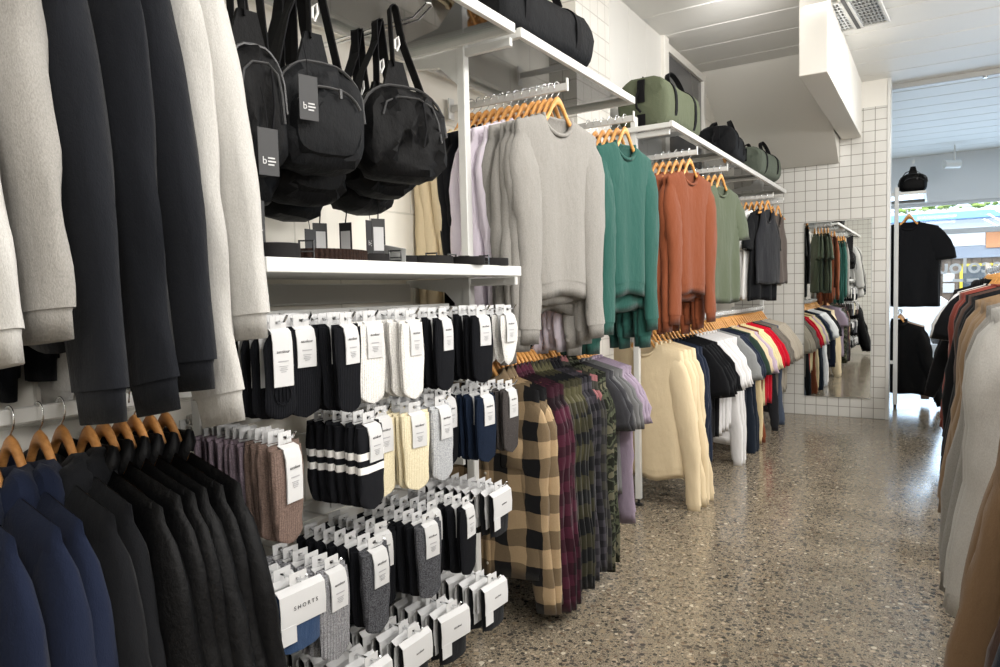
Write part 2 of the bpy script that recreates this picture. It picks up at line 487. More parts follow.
# ---------------------------------------------------------------- garments
GC = {}
def fsum(rnd, n=5):
    return [(rnd.uniform(2.5, 9), rnd.uniform(-4, 4), rnd.uniform(0, 6.28), rnd.uniform(.4, 1)) for _ in range(n)]
def fev(T, u, z):
    return sum(a*math.sin(k*u+kz*z+p) for k, kz, p, a in T)/2.2

def garment(style, seed, W=.245, L=.70, T=.018, fold=.008, sleeve='long', sl=.60, sang=84, neck='crew', hem=True, cuff=True, wh=1.0, nu=14, nv=18, sns=14, sway=0, sag=0):
    key = (style, seed)
    if key in GC: return GC[key]
    rnd = random.Random(hash(style) % 1000 + seed*17 if False else sum(map(ord, style))*31+seed*17)
    F1 = fsum(rnd); F2 = fsum(rnd, 4)
    nx = .082; Wsh = .236 if W > .2 else W*.93
    if neck == 'tank': Wsh = .125; nx = .075
    drop = .075 if neck == 'crew' else (.12 if neck == 'tank' else .05)
    hb = .06 if hem else 0
    def shz(x):
        a = abs(x)
        return -.048-max(0, a-nx*.8)*.29
    def zt(x, front):
        a = abs(x)
        if a < nx:
            return shz(nx)-(drop if front else .012)*math.cos(PI/2*a/nx)**.7
        return shz(a)
    def Wv(v):
        if neck == 'tank':
            k = min(1, v/.33); return Wsh+(W*.96-Wsh)*k**2.5 + (wh-1)*W*v
        k = min(1, v/.2)
        return Wsh+(W-Wsh)*k + (wh-1)*W*max(0, v-.2)
    def ring(v, Lb, inset=0.0, thick=1.0):
        out = []
        for side in (0, 1):
            for i in range(nu):
                u = -1+2*i/nu
                if side: u = -u
                uu = .6*u+.4*math.sin(u*PI/2)
                x = uu*(Wv(v)-inset)
                front = not side
                z0 = zt(x, front); z = z0+(-Lb-z0)*v
                t0 = .0012 if v < .001 else .0105+(T-.0105)*min(1, v/.22)**.8
                e = max(0, 1-abs(uu)**(2.6+5*max(0, 1-v*8)))**.5
                amp = fold*min(1, v*1.6)*(.35+.65*v)
                dy = amp*fev(F1, u*1.3, z*2)+.35*amp*fev(F2, u*2+side*3, z*5)
                zz = z-(.012*v*v*fev(F2, u*.8, 1.0)) - sag*v*(1-uu*uu)
                x += .006*min(1, v*2)*fev(F2, side*2+1.7, z*4)*(abs(uu)**2)
                y = (-1 if front else 1)*t0*thick*e+dy
                out.append((x, y, zz))
        return out
    parts = []
    Lb = L-hb
    b = MB()
    rows = [ring((k/nv)**1.15, Lb) for k in range(nv+1)]
    inner = [(x*.97, y*.6, z+.012) for x, y, z in rows[-1]]
    b.loft(rows+([inner] if not hem else []))
    parts.append(('body', b, 0))
    if hem:
        h = MB(); last = rows[-1]
        r0 = [(x*.985, y*.96, z+.004) for x, y, z in last]; r1 = [(x*.955, y*.9, z-hb*.45) for x, y, z in last]
        r2 = [(x*.935, y*.8, z-hb) for x, y, z in last]; r3 = [(x*.91, y*.5, z-hb+.012) for x, y, z in last]
        h.loft([r0, r1, r2, r3]); parts.append(('hem_band', h, 1))
    # neck opening
    loop = []
    M = 22
    for i in range(M):
        a = 2*PI*i/M
        x = nx*math.cos(a)*1.0; fr = math.sin(a) < 0
        s = abs(math.sin(a))
        zz = shz(nx)-(drop if fr else .012)*s**.75
        yy = (-.010 if fr else .010)*s
        if neck in ('hood', 'collar', 'stand'): yy *= 2.6
        loop.append((x, yy, zz+.004))
    if neck in ('crew', 'tank'):
        m = MB(); m.tube([(x, y*1.25, z) for x, y, z in loop], .0085 if neck == 'crew' else .006, 6, closed=True)
        parts.append(('neckband', m, 1))
    elif neck in ('collar', 'stand'):
        m = MB(); r0 = loop; H = .036 if neck == 'collar' else .042
        r1 = [(x*.93, y*1.1+.004, z+H) for x, y, z in loop]
        if neck == 'collar':
            r2 = [(x*1.02, y*1.5+.002, z+H-.004) for x, y, z in loop]
            r3 = []
            for i, (x, y, z) in enumerate(loop):
                fr = math.sin(2*PI*i/M) < 0; s = abs(math.sin(2*PI*i/M))
                pt = .05 if fr else .038
                r3.append((x*(1.28 if not fr else 1.15), y*2.0-(.008 if fr else -.006), z+H-.012-pt-(.02*s if fr else 0)))
            m.loft([r0, r1, r2, r3])
        else:
            m.loft([r0, [(x*.98, y*1.6, z+H*.5) for x, y, z in loop], r1, [(x*.85, y*.8, z+H) for x, y, z in loop], [(x*.8, y*.6, z) for x, y, z in loop]])
        parts.append(('collar', m, 0))
    elif neck == 'hood':
        m = MB(); rings = []
        for i in range(M):
            a = 2*PI*i/M; s = math.sin(a); c = math.cos(a)
            back = max(0, s)
            rr = .030+.022*back+.005*math.sin(5*a+seed)
            ctr = Vector((c*(.088+.018*back), s*.03+back*.012, shz(nx)-.012-.035*max(0, -s)-.05*back*back))
            d = Vector((c, s*.5, 0)).normalized()
            rings.append([tuple(ctr+d*(rr*.85*math.cos(q))+Vector((0, 0, 1))*(rr*(1.15+.5*back)*math.sin(q)+.004*math.sin(3*q+a*4))) for q in [2*PI*k/10 for k in range(10)]])
        m.loft(rings+[rings[0]]); parts.append(('hood', m, 0))
    if style.startswith(('flannel', 'jacket')):
        m = MB(); P = []
        for k in range(nv+1):
            v = (k/nv)**1.15
            if v*Lb < .055: continue
            r = ring(v, Lb); i = nu//2
            P.append((r[i][0], r[i][1]-.0035, r[i][2]))
        m.strap(P, .03, .003, (1, 0, 0)); parts.append(('placket', m, 1))
        if style.startswith('flannel'):
            for j in range(1, 7):
                p = P[min(len(P)-1, int(j*(len(P)-1)/6.3))]
                m = MB(); m.cyl((p[0], p[1]-.002, p[2]), (p[0], p[1]-.005, p[2]), .0055, 10); parts.append(('button', m, 2))
            m = MB()
            r = ring(.36, Lb); p = r[int(nu*.75)]
            m.cbox(p[0]-.05, p[0]+.05, p[1]-.010, p[1]+.004, p[2]-.06, p[2]+.055, .006); parts.append(('pocket', m, 0))
    # sleeves
    if sleeve:
        for sd in (1, -1):
            m = MB(); rings = []
            FS = fsum(rnd, 4); sw = sway*rnd.uniform(-1, 1)
            if sleeve == 'long':
                n = sns; A = .105 if style == 'bigsweat' else (.066 if style == 'longx' else .074 if style in ('sweatrack', 'flannel') else .085); tp = .34 if style == 'bigsweat' else .42; Cl = sl+.035-(.055 if cuff else 0)
                p = Vector((Wsh-.07, 0, shz(Wsh-.07)-.092)); cy = rnd.uniform(-.004, .004)
            else:
                n = 8; A = .078 if style == 'slimtee' else .092; Cl = sl+.035
                p = Vector((Wsh-.07, 0, shz(Wsh-.07)-.096)); cy = rnd.uniform(-.004, .004)
            for k in range(n+1):
                s = k/n
                if sleeve == 'long':
                    sg = sang+(6 if sd < 0 and style not in ('face',) else 0)
                    ang = R(28+(sg-28)*min(1, (s/.2))**.6) if s < .2 else R(sg+3*math.sin(s*5+seed))
                    a = A*(1-tp*s)+.004*math.sin(9*s+FS[0][2])
                    bth = (T*(.75+.55*math.sin(PI*min(1, s*1.2+.1)))*.95+.006)*min(1, .45+s*6)
                else:
                    ang = R(26+(sang-26)*s**.8); a = A*(1-.06*s); bth = (T*(.7+.35*s)+.003)*min(1, .5+s*3)
                t = Vector((math.cos(ang), 0, -math.sin(ang))); nrm = Vector((math.sin(ang), 0, math.cos(ang)))
                if k: p = p+t*(Cl/n)
                cc = p+Vector((0, cy*s*4+sw*s*s, 0))
                rg = []
                for q in range(14):
                    th = 2*PI*q/14
                    wv = 1+.06*fev(FS, th*.6, s*6)+(.16 if style in ('jacket', 'hoodie', 'bigsweat') else .10)*min(1, s*4)*fev(FS, th*.35, s*9)
                    v3 = cc+nrm*(a*math.cos(th)*wv)+Vector((0, bth*math.sin(th)*(1+.15*fev(FS, th, s*7)), 0))
                    rg.append((v3.x*sd, v3.y, v3.z))
                rings.append(rg)
            lastc = Vector((sum(q[0] for q in rings[-1])/14, sum(q[1] for q in rings[-1])/14, sum(q[2] for q in rings[-1])/14))
            def scl(rg, k, dv): return [tuple(lastc+(Vector(q)-lastc)*k+dv) for q in rg]
            tv = Vector((t.x*sd, 0, t.z))
            if not (sleeve == 'long' and cuff): rings.append(scl(rings[-1], .8, -tv*.012))
            m.loft(rings); parts.append(('sleeve', m, 0))
            if sleeve == 'long' and cuff:
                m = MB(); e = rings[-1]
                if style.startswith('flannel'):
                    m.loft([scl(e, .96, -tv*.004), scl(e, .98, tv*.002), scl(e, .96, tv*.06), scl(e, .7, tv*.05)])
                else:
                    m.loft([scl(e, .93, -tv*.004), scl(e, .86, tv*.008), scl(e, .82, tv*.055), scl(e, .6, tv*.048)])
                parts.append(('cuff', m, 1))
    out = []
    for nm, b, slot in parts:
        me = b.mesh(nm, True); fixn(me); out.append((nm, me, slot))
    GC[key] = out
    return out

STY = {
 'sweat': dict(W=.25, L=.70, T=.020, sl=.66, sang=86),
 'sweatrack': dict(W=.25, L=.84, T=.024, sl=.84, sang=84, fold=.014),
 'tee': dict(W=.245, L=.74, T=.018, sleeve='short', sl=.27, sang=82, hem=False),
 'long': dict(W=.24, L=.74, T=.017, sl=.66, sang=86, hem=False),
 'flare': dict(W=.24, L=.74, T=.026, sl=.71, sang=82.5, fold=.014),
 'flarewide': dict(W=.235, L=.74, T=.026, sl=.72, sang=78, fold=.014),
 'slimtee': dict(W=.225, L=.66, T=.017, sleeve='short', sl=.19, sang=87, hem=False),
 'longx': dict(W=.235, L=.86, T=.017, sl=.84, sang=86.5, hem=False),
 'flannel': dict(W=.24, L=.83, T=.017, sl=.755, sang=87, hem=False, neck='collar'),
 'jacket': dict(W=.27, L=.78, T=.024, sl=.72, sang=74, neck='stand', fold=.012),
 'hoodie': dict(W=.265, L=.78, T=.026, sl=.72, sang=78, neck='hood', fold=.012),
 'bigsweat': dict(W=.265, L=.86, T=.032, sl=.80, sang=81, neck='crew', fold=.016, nu=22, nv=26, sns=22),
 'face': dict(W=.245, L=.75, T=.026, sl=.72, sang=90, fold=.016, nu=20, nv=22, wh=.98),
 'facetee': dict(W=.25, L=.82, T=.026, sleeve='short', sl=.23, sang=84, hem=False, fold=.016, nu=20, nv=22),
 'tank': dict(W=.225, L=.70, T=.022, sleeve=None, neck='tank', hem=False, fold=.014, nu=20, nv=22, wh=1.05),
}
NM = {'sweat': ('sweatshirt', 'sweatshirt'), 'sweatrack': ('sweatshirt', 'sweatshirt'), 'tee': ('tee_shirt', 'tee'), 'long': ('long_sleeve_top', 'top'), 'flannel': ('checked_shirt', 'shirt'),
      'jacket': ('jacket', 'jacket'), 'hoodie': ('hooded_sweatshirt', 'hoodie'), 'slimtee': ('tee_shirt', 'tee'), 'longx': ('long_sleeve_top', 'top'), 'flare': ('sweatshirt', 'sweatshirt'), 'flarewide': ('sweatshirt', 'sweatshirt'), 'bigsweat': ('sweatshirt', 'sweatshirt'), 'face': ('long_sleeve_top', 'top'), 'facetee': ('tee_shirt', 'tee'), 'tank': ('sleeveless_top', 'tank top')}
BTN = plain('shirt_button', (.5, .48, .42), .3)
RG = random.Random(5)
def hang(style, loc, rz, mat, label, group, trim=None, variant=None, sc=1.0, name=None):
    nvar = 4
    variant = RG.randrange(nvar) if variant is None else variant
    parts = garment(style, variant, **STY[style])
    nm, cat = NM[style]
    root = None
    for pn, me, slot in parts:
        mt = (mat, trim or mat, BTN)[slot]
        if root is None:
            root = put(name or nm, me, mt, None, loc, rz, sc=sc); thing(root, label, cat, group)
        else: put(pn, me, mt, root)
    return root
# colours
C = {
 'navy': cloth('navy_fleece', hexc('151c2f'), .3, sheen=.05), 'black': cloth('black_cotton', hexc('101114'), .3, sheen=.05), 'blackf': cloth('black_fleece', hexc('15171c'), .35, sheen=.06),
 'nyl': nylon('black_nylon', hexc('0a0a0b'), .5), 'hgrey': cloth('grey_marl', hexc('94918c'), .6, c2=hexc('74726d')), 'lgrey': cloth('pale_marl', hexc('b9b7b3'), .5, c2=hexc('9b9994')),
 'white': cloth('white_cotton', hexc('dcdbdb'), .1), 'lilacw': cloth('lilac_white_cotton', hexc('dcd3de'), .1), 'cream': cloth('cream_fleece', hexc('dccaa8'), .15),
 'teal': cloth('teal_cotton', hexc('27524a'), .25), 'rust': cloth('rust_cotton', hexc('7a4229'), .25), 'olive': cloth('sage_cotton', hexc('555d4b'), .2),
 'navyt': cloth('navy_cotton', hexc('1d2536'), .2), 'sage': cloth('dark_green_cotton', hexc('2f4138'), .2), 'greyt': cloth('mid_grey_marl', hexc('9a9c9b'), .7, c2=hexc('6f7172')),
 'butter': cloth('butter_cotton', hexc('e2d6a6'), .1), 'lilac': cloth('lilac_cotton', hexc('c0aec0'), .15), 'red': cloth('red_cotton', hexc('c8102a'), .1),
 'taupe': cloth('taupe_marl', hexc('7d756c'), .6, c2=hexc('57524c')), 'beige': cloth('stone_cotton', hexc('b3aa9b'), .2), 'slate': cloth('slate_cotton', hexc('4b5566'), .2),
 'sand': cloth('sand_cotton', hexc('d6c39a'), .15), 'char': cloth('charcoal_cotton', hexc('26272b'), .4), 'lav': cloth('lavender_cotton', hexc('988a9b'), .2),
 'gwash': cloth('washed_grey_cotton', hexc('6c6c6d'), .6), 'bwash': cloth('washed_black_cotton', hexc('3c3c40'), .6), 'khaki': cloth('khaki_fleece', hexc('8b745a'), .25),
 'brown': cloth('brown_fleece', hexc('4b3a33'), .25), 'burg': cloth('burgundy_fleece', hexc('7b3a30'), .25), 'pink': cloth('dusty_pink_cotton', hexc('c4a99c'), .15),
 'tan': cloth('tan_fleece', hexc('7a624a'), .25), 'dnavy': cloth('dark_navy_fleece', hexc('1a222e'), .25), 'taupet': cloth('warm_grey_cotton', hexc('584f4a'), .3),
}
P_TAN = plaid('tan_black_check', hexc('b39a78'), hexc('141416'), .14)
P_BUR = plaid('burgundy_black_check', hexc('4c2031'), hexc('201419'), .09)
P_OLV = plaid('olive_black_check', hexc('524f38'), hexc('17181a'), .12)
P_CHR = plaid('charcoal_check', hexc('46434a'), hexc('1c1c20'), .06)
P_PNK = plaid('rose_charcoal_check', hexc('9a6668'), hexc('2c2b2c'), .08, hexc('3d3c36'))
P_CAM = camo('olive_camouflage', [hexc('23251f'), hexc('4b4f40'), hexc('2e3029'), hexc('615f4e')], 22)
P_BW = striped('white_black_stripe', hexc('ececea'), hexc('16171a'), [(.02, .06), (-.09, -.05)], 0)

def line(items, x, z, rz, place, hang_label, group, jit=3, hangers=True, dark=False, outer=None, sc=1.0):
    """hang a row of garments along y; items: (y, style, mat, adjective noun, trim)"""
    tot = {}; cnt = {}
    for it in items: tot[it[3]] = tot.get(it[3], 0)+1
    for y, style, mat, desc, trim in items:
        ox = 0
        if isinstance(y, tuple): y, ox = y
        cnt[desc] = cnt.get(desc, 0)+1
        if tot[desc] > 1:
            lab = f'{desc}, {ORD[cnt[desc]]} of {tot[desc]} from the near end, {place}'
            hl = f'wooden hanger under {ORD[cnt[desc]]} {desc} from near end, {place}'
        else:
            lab = f'{desc}, the only one {place}'; hl = f'wooden hanger holding the only {desc} {place}'
        tilt = rz+R(RG.uniform(-jit, jit))
        dz = RG.uniform(-.004, .002)
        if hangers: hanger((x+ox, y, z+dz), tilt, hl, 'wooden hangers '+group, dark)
        hang(style, (x+ox, y, z+dz), tilt, mat, lab, group, trim, sc=sc*RG.uniform(.97, 1.02))

# foreground low rail: navy hoodies then black jackets
it = []
ys = [.415, .50, .565, .61, .66, .70, .735, .765, .80, .83, .865, .90]
for k, y in enumerate(ys):
    if k < 4: it.append((y, 'hoodie', C['navy'], 'navy hooded sweatshirt', None))
    elif k < 6: it.append((y, 'hoodie', C['black'], 'black hooded sweatshirt', None))
    else: it.append(((y, .03), 'jacket', C['nyl'], 'black nylon jacket', None))
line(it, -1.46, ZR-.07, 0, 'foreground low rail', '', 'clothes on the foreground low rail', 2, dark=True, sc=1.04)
# foreground upper sweatshirts (their hangers are above the picture)
for y, zz, m, d in ((.455, 2.19, 'lgrey', 'pale marl sweatshirt nearest the camera, cut by the left picture edge'), (.545, 2.22, 'hgrey', 'grey marl sweatshirt with ribbed cuff in front of the black ones'),
                (.635, 2.09, 'blackf', 'charcoal black sweatshirt right behind the grey marl sleeve'), (.725, 2.09, 'blackf', 'charcoal black sweatshirt whose cuff hangs lowest over the wooden hangers'),
                (.79, 2.12, 'blackf', 'charcoal black sweatshirt just in front of the pale ones'), (.845, 2.05, 'lgrey', 'pale marl sweatshirt next to the charcoal black sleeve'),
                (.915, 2.20, 'lgrey', 'pale marl sweatshirt nearest the hanging black bags')):
    hang('bigsweat', (-1.50, y, 2.05), R(RG.uniform(-2, 2)), C[m], d, 'sweatshirts on the foreground upper rail', variant=int(y*100) % 4, sc=(1.03, 1.03, 1.03*(1-(zz-2.05)/.96)))

# checked shirts
it = []; y = 2.245
seq = [('flannel', P_TAN, 'tan and black checked shirt', 3), ('flannel', P_BUR, 'burgundy checked shirt', 4), ('flannel', P_OLV, 'olive and black checked shirt', 5), ('flannel', P_CHR, 'charcoal checked shirt', 3),
       ('flannel', P_PNK, 'rose and charcoal checked shirt', 2), ('flannel', P_CAM, 'olive camouflage shirt', 3), ('slimtee', C['bwash'], 'washed black tee', 2), ('slimtee', C['gwash'], 'washed grey tee', 3), ('long', C['lav'], 'lavender long-sleeve top', 1), ('slimtee', C['lav'], 'lavender tee', 3)]
for st, m, d, n in seq:
    for k in range(n):
        it.append((y, st, m, d, None)); y += .0325
line(it, -1.47, ZR-.07, 0, 'checked-shirt rail', '', 'clothes on the checked shirt rail', 3)
# long low rail
it = []
def seqrun(y0, y1, n, st, m, d):
    for k in range(n): it.append((y0+(y1-y0)*k/max(1, n-1), st, m, d, None))
seqrun(3.95, 4.19, 4, 'sweatrack', C['cream'], 'cream sweatshirt')
seqrun(4.27, 4.34, 2, 'long', C['navyt'], 'navy long-sleeve top')
seqrun(4.41, 4.71, 5, 'tee', C['black'], 'black tee')
seqrun(4.78, 5.03, 4, 'tee', C['white'], 'white tee')
seqrun(5.10, 5.25, 3, 'longx', C['white'], 'white long-sleeve top')
seqrun(5.32, 5.32, 1, 'tee', C['greyt'], 'mid grey tee')
seqrun(5.38, 5.48, 3, 'tee', C['navyt'], 'navy tee')
seqrun(5.53, 5.63, 3, 'longx', C['dnavy'], 'dark navy long-sleeve top')
seqrun(5.69, 5.69, 1, 'tee', C['sage'], 'dark green tee')
seqrun(5.75, 5.80, 2, 'tee', C['cream'], 'cream tee')
seqrun(5.86, 5.86, 1, 'longx', C['sand'], 'sand long-sleeve top')
seqrun(5.92, 5.92, 1, 'tee', C['lilac'], 'lilac tee')
seqrun(5.98, 5.98, 1, 'longx', C['rust'], 'rust long-sleeve top')
seqrun(6.04, 6.18, 3, 'tee', C['butter'], 'butter yellow tee')
seqrun(6.26, 6.43, 3, 'tee', C['red'], 'red tee')
seqrun(6.50, 6.50, 1, 'longx', C['char'], 'charcoal long-sleeve top')
seqrun(6.57, 6.76, 4, 'tee', C['taupe'], 'taupe marl tee')
seqrun(6.83, 6.83, 1, 'longx', C['slate'], 'slate blue long-sleeve top')
seqrun(6.90, 7.22, 5, 'tee', C['beige'], 'stone grey tee')
line(it, -1.47, ZR-.07, 0, 'long low rail', '', 'clothes on the long low rail', 3)

# face-out arms -------------------------------------------------------
def arm(y, x0, x1, z, label):
    o = put('face_out_arm', MB().cbox(x0, x1, y-.006, y+.006, z-.028, z, .002), WHITE); thing(o, label, 'rail')
    put('end_stop', MB().cbox(x1, x1+.006, y-.007, y+.007, z-.03, z+.018, .001), WHITE, o)
    put('wall_plate', MB().cbox(x0-.006, x0, y-.02, y+.02, z-.06, z+.03, .002), WHITE, o)
    return o
def faceout(y, z, xs, items, place, group, turn=13):
    """garments face the aisle; first item hangs at the tip"""
    arm(y, XW+.03, xs[0]+.04, z, f'white face-out arm holding the {place}')
    tot = {}; cnt = {}
    for it in items: tot[it[2]] = tot.get(it[2], 0)+1
    for x, (st, m, d, var) in zip(xs, items):
        cnt[d] = cnt.get(d, 0)+1
        if tot[d] > 1:
            lab = f'{d}, {ORD[cnt[d]]} from the aisle among the {place}'; hl = f'hanger of {ORD[cnt[d]]} {d} from aisle, {place}'
        else:
            lab = f'{d}, the only one among the {place}'; hl = f'hanger of the only {d} among {place}'
        rz = PI/2-R(turn+RG.uniform(-4, 4))
        hanger((x, y, z-.07), rz, hl, 'wooden hangers of the '+group, False, R(0))
        kz = RG.uniform(.99, 1.02)+(.0 if x == xs[0] else RG.uniform(.02, .10) if st == 'face' else 0)
        hang(st, (x, y, z-.07), rz, m, lab, group, variant=var, sc=(1, 1, kz))
def xs(x0, n, d): return [x0-d*k for k in range(n)]
ZA = 2.075
faceout(2.46, ZA, [-1.25-.027*k for k in range(5)]+[-1.395-.036*k for k in range(9)], [('face', C['hgrey'], 'grey marl sweatshirt', k % 4) for k in range(5)]+[('face', C['lilacw'], 'lilac white long-sleeve top', k % 4) for k in range(4)]
        +[('face', C['black'], 'black long-sleeve top', k % 4) for k in range(2)]+[('face', C['cream'], 'cream long-sleeve top', k) for k in range(3)], 'clothes behind the second post', 'clothes on the first upper arm')
faceout(3.05, ZA-.01, xs(-1.21, 6, .036), [('face', C['teal'], 'teal long-sleeve top', k % 4) for k in range(6)], 'upper teal tops', 'teal tops on the upper arm')
faceout(4.07, ZA, xs(-1.22, 6, .04), [('face', C['rust'], 'rust long-sleeve top', k % 4) for k in range(6)], 'upper rust tops', 'rust tops on the upper arm')
faceout(4.76, ZA, xs(-1.22, 5, .04), [('facetee', C['olive'], 'sage green tee', k % 4) for k in range(5)], 'upper sage green tees', 'sage green tees on the upper arm')
faceout(6.38, ZA-.01, xs(-1.24, 9, .045), [('tank', C['char'], 'charcoal sleeveless top', 0), ('facetee', C['black'], 'black tee', 1), ('facetee', P_BW, 'white tee with black stripes', 1), ('facetee', C['white'], 'white tee', 2), ('facetee', P_BW, 'white tee with black stripes', 3), ('facetee', C['sand'], 'sand tee', 2),
        ('facetee', C['white'], 'white tee', 0), ('facetee', C['black'], 'black tee', 3), ('facetee', C['white'], 'white tee', 1)], 'mixed black and white tops', 'mixed tops on the upper arm')
faceout(6.95, ZA, xs(-1.26, 4, .05), [('tank', C['taupet'], 'warm grey sleeveless top', 1), ('tank', C['beige'], 'stone sleeveless top', 2), ('tank', C['taupet'], 'warm grey sleeveless top', 3), ('tank', C['white'], 'white sleeveless top', 0)], 'sleeveless tops by the tiled wall', 'sleeveless tops on the last upper arm')

# right-hand rail -----------------------------------------------------
XRR = .36
o = put('hanging_rail', MB().cbox(XRR-.006, XRR+.006, 1.4, 7.16, 1.35, 1.38, .002), WHITE); thing(o, 'white hanging rail along the right-hand aisle', 'rail')
o = put('upright_post', MB().cbox(XRR-.017, XRR+.017, 7.15, 7.184, 0, 1.43, .003), WHITE); thing(o, 'white upright post at the far end of the right-hand rail', 'post')
put('foot', MB().cbox(XRR-.25, XRR+.25, 7.145, 7.19, 0, .03, .003), WHITE, o)
it = []
for y, st, m, d in (((1.43, .12), 'flarewide', 'dnavy', 'dark navy sweatshirt'), ((1.50, .115), 'flarewide', 'dnavy', 'dark navy sweatshirt'), ((1.58, .095), 'flarewide', 'brown', 'dark brown sweatshirt'), ((1.67, .065), 'flarewide', 'tan', 'tan sweatshirt'), ((1.74, .06), 'flarewide', 'tan', 'tan sweatshirt'),
    (2.12, 'flare', 'lgrey', 'pale grey marl sweatshirt'), (2.20, 'flare', 'lgrey', 'pale grey marl sweatshirt'), (2.29, 'flare', 'hgrey', 'grey marl sweatshirt'), (2.39, 'flare', 'hgrey', 'grey marl sweatshirt'), (2.6, 'flare', 'khaki', 'khaki sweatshirt'), (2.75, 'flare', 'khaki', 'khaki sweatshirt'), (2.9, 'flare', 'khaki', 'khaki sweatshirt'), (3.1, 'flare', 'khaki', 'khaki sweatshirt'), (3.4, 'flare', 'black', 'black sweatshirt'), (3.7, 'flare', 'black', 'black sweatshirt'), (4.0, 'flare', 'brown', 'chocolate brown sweatshirt'), (4.3, 'flare', 'black', 'black sweatshirt'), (4.7, 'flare', 'burg', 'burgundy sweatshirt'), (5.0, 'flare', 'burg', 'burgundy sweatshirt'), (5.3, 'long', 'pink', 'dusty pink long-sleeve top'), (5.6, 'tee', 'black', 'black tee'), (5.8, 'tee', 'white', 'white tee'), (6.0, 'jacket', 'black', 'black jacket'), (6.25, 'jacket', 'black', 'black jacket'), (6.5, 'jacket', 'nyl', 'glossy black jacket'), (6.75, 'hoodie', 'black', 'black hoodie'), (7.0, 'hoodie', 'black', 'black hoodie')):
    it.append((y, st, C[m], d, None))
line(it, XRR, 1.31, PI, 'right-hand rail', '', 'clothes on the right-hand rail', 3)

# rack by the shop window --------------------------------------------
o = put('upright_post', MB().cbox(-.375, -.335, 8.22, 8.26, .03, 2.25, .003), WHITE); thing(o, 'white upright post of the rack by the shop window', 'post')
put('foot', MB().cyl((-.355, 8.24, 0), (-.355, 8.24, .035), .015), DARK, o)
put('cross_bar', MB().cbox(-.9, -.375, 8.225, 8.255, .45, .485, .003).cbox(-.9, -.375, 8.225, 8.255, 2.16, 2.19, .003), WHITE, o)
o = empty('glass_shelf', (-.42, 8.24, 2.2)); thing(o, 'small glass shelf of the window rack carrying the black pouch', 'shelf')
f = MB()
for x0, x1, y0, y1 in ((-.36, -.34, 0, .9), (.30, .32, 0, .9), (-.34, .3, 0, .02), (-.34, .3, .88, .9)): f.cbox(x0, x1, y0, y1, -.03, .0, .002)
put('shelf_frame', f, WHITE, o); put('glass_pane', MB().box(-.34, .30, .02, .88, -.012, -.005), GLASS, o)
rail(8.28, 9.1, -.27, 2.03, 'white rail under the glass shelf by the shop window', wallfix=False)
rail(8.28, 9.1, -.33, .99, 'white low rail of the rack by the shop window', wallfix=False)
for k, (y, st, m, d) in enumerate(((8.36, 'facetee', 'black', 'frontmost black tee on the rack by the shop window'), (8.44, 'facetee', 'black', 'black tee right behind the front one on the window rack'), (8.52, 'facetee', 'sage', 'dark green tee showing behind the black tees on the window rack'), (8.60, 'facetee', 'char', 'charcoal tee furthest back on the upper window rack'))):
    hanger((-.25, y, 1.96), R(8), 'hanger of '+d, 'wooden hangers on the window rack')
    hang(st, (-.25, y, 1.96), R(8), C[m], d, 'tees on the window rack', variant=k, sc=1.12)
for k, (y, st, m, d) in enumerate(((8.36, 'jacket', 'nyl', 'black jacket hanging low in front beside the window rack post'), (8.46, 'jacket', 'nyl', 'black jacket behind the front one, low window rack rail'), (8.58, 'long', 'pink', 'dusty pink top on the low window rack rail'), (8.68, 'long', 'beige', 'stone top on the low window rack rail'), (8.78, 'long', 'white', 'white top on the low window rack rail'))):
    mt = C[m]
    hanger((-.33, y, .92), R(-18), 'hanger of '+d, 'wooden hangers on the window rack')
    hang(st, (-.33, y, .92), R(-18), mt, d, 'clothes low on the window rack', variant=k % 4)

# ---------------------------------------------------------------- socks
def prong(y, z, x1, label, x0=-1.56):
    m = MB(); m.tube([(x0, y, z), (x1-.02, y, z), (x1-.006, y, z+.003), (x1+.004, y, z+.016)], .0028, 6)
    o = put('display_prong', m, CHROME); thing(o, label, 'hook', 'sock prongs')
    put('prong_plate', MB().cbox(x0-.004, x0, y-.012, y+.012, z-.02, z+.012, .001), WHITE, o); return o
SK = {}
def card_mesh(w, h, wide=False):
    m = MB(); N = 8; t = .0009; rg = []
    # front flap, fold over the top and back flap as one thin sheet
    prof = [(-.0165, -h), (-.0175, -h*.6), (-.0165, -.03), (-.012, -.008), (0, 0), (.012, -.008), (.0165, -h*.45)]
    a = []; 
    for y, z in prof:
        a.append([(-w/2, y, z), (w/2, y, z), (w/2, y*.88, z-.001), (-w/2, y*.88, z-.001)])
    m.loft(a, cap=True)
    # hanging tab with a euro slot: two cheeks and a bridge
    m.cbox(-w*.42, -.006, -.0007, .0007, -.002, .026, .0003); m.cbox(.006, w*.42, -.0007, .0007, -.002, .026, .0003); m.cbox(-.006, .006, -.0007, .0007, .016, .026, .0003); m.cbox(-.006, .006, -.0007, .0007, -.002, .008, .0003)
    return m
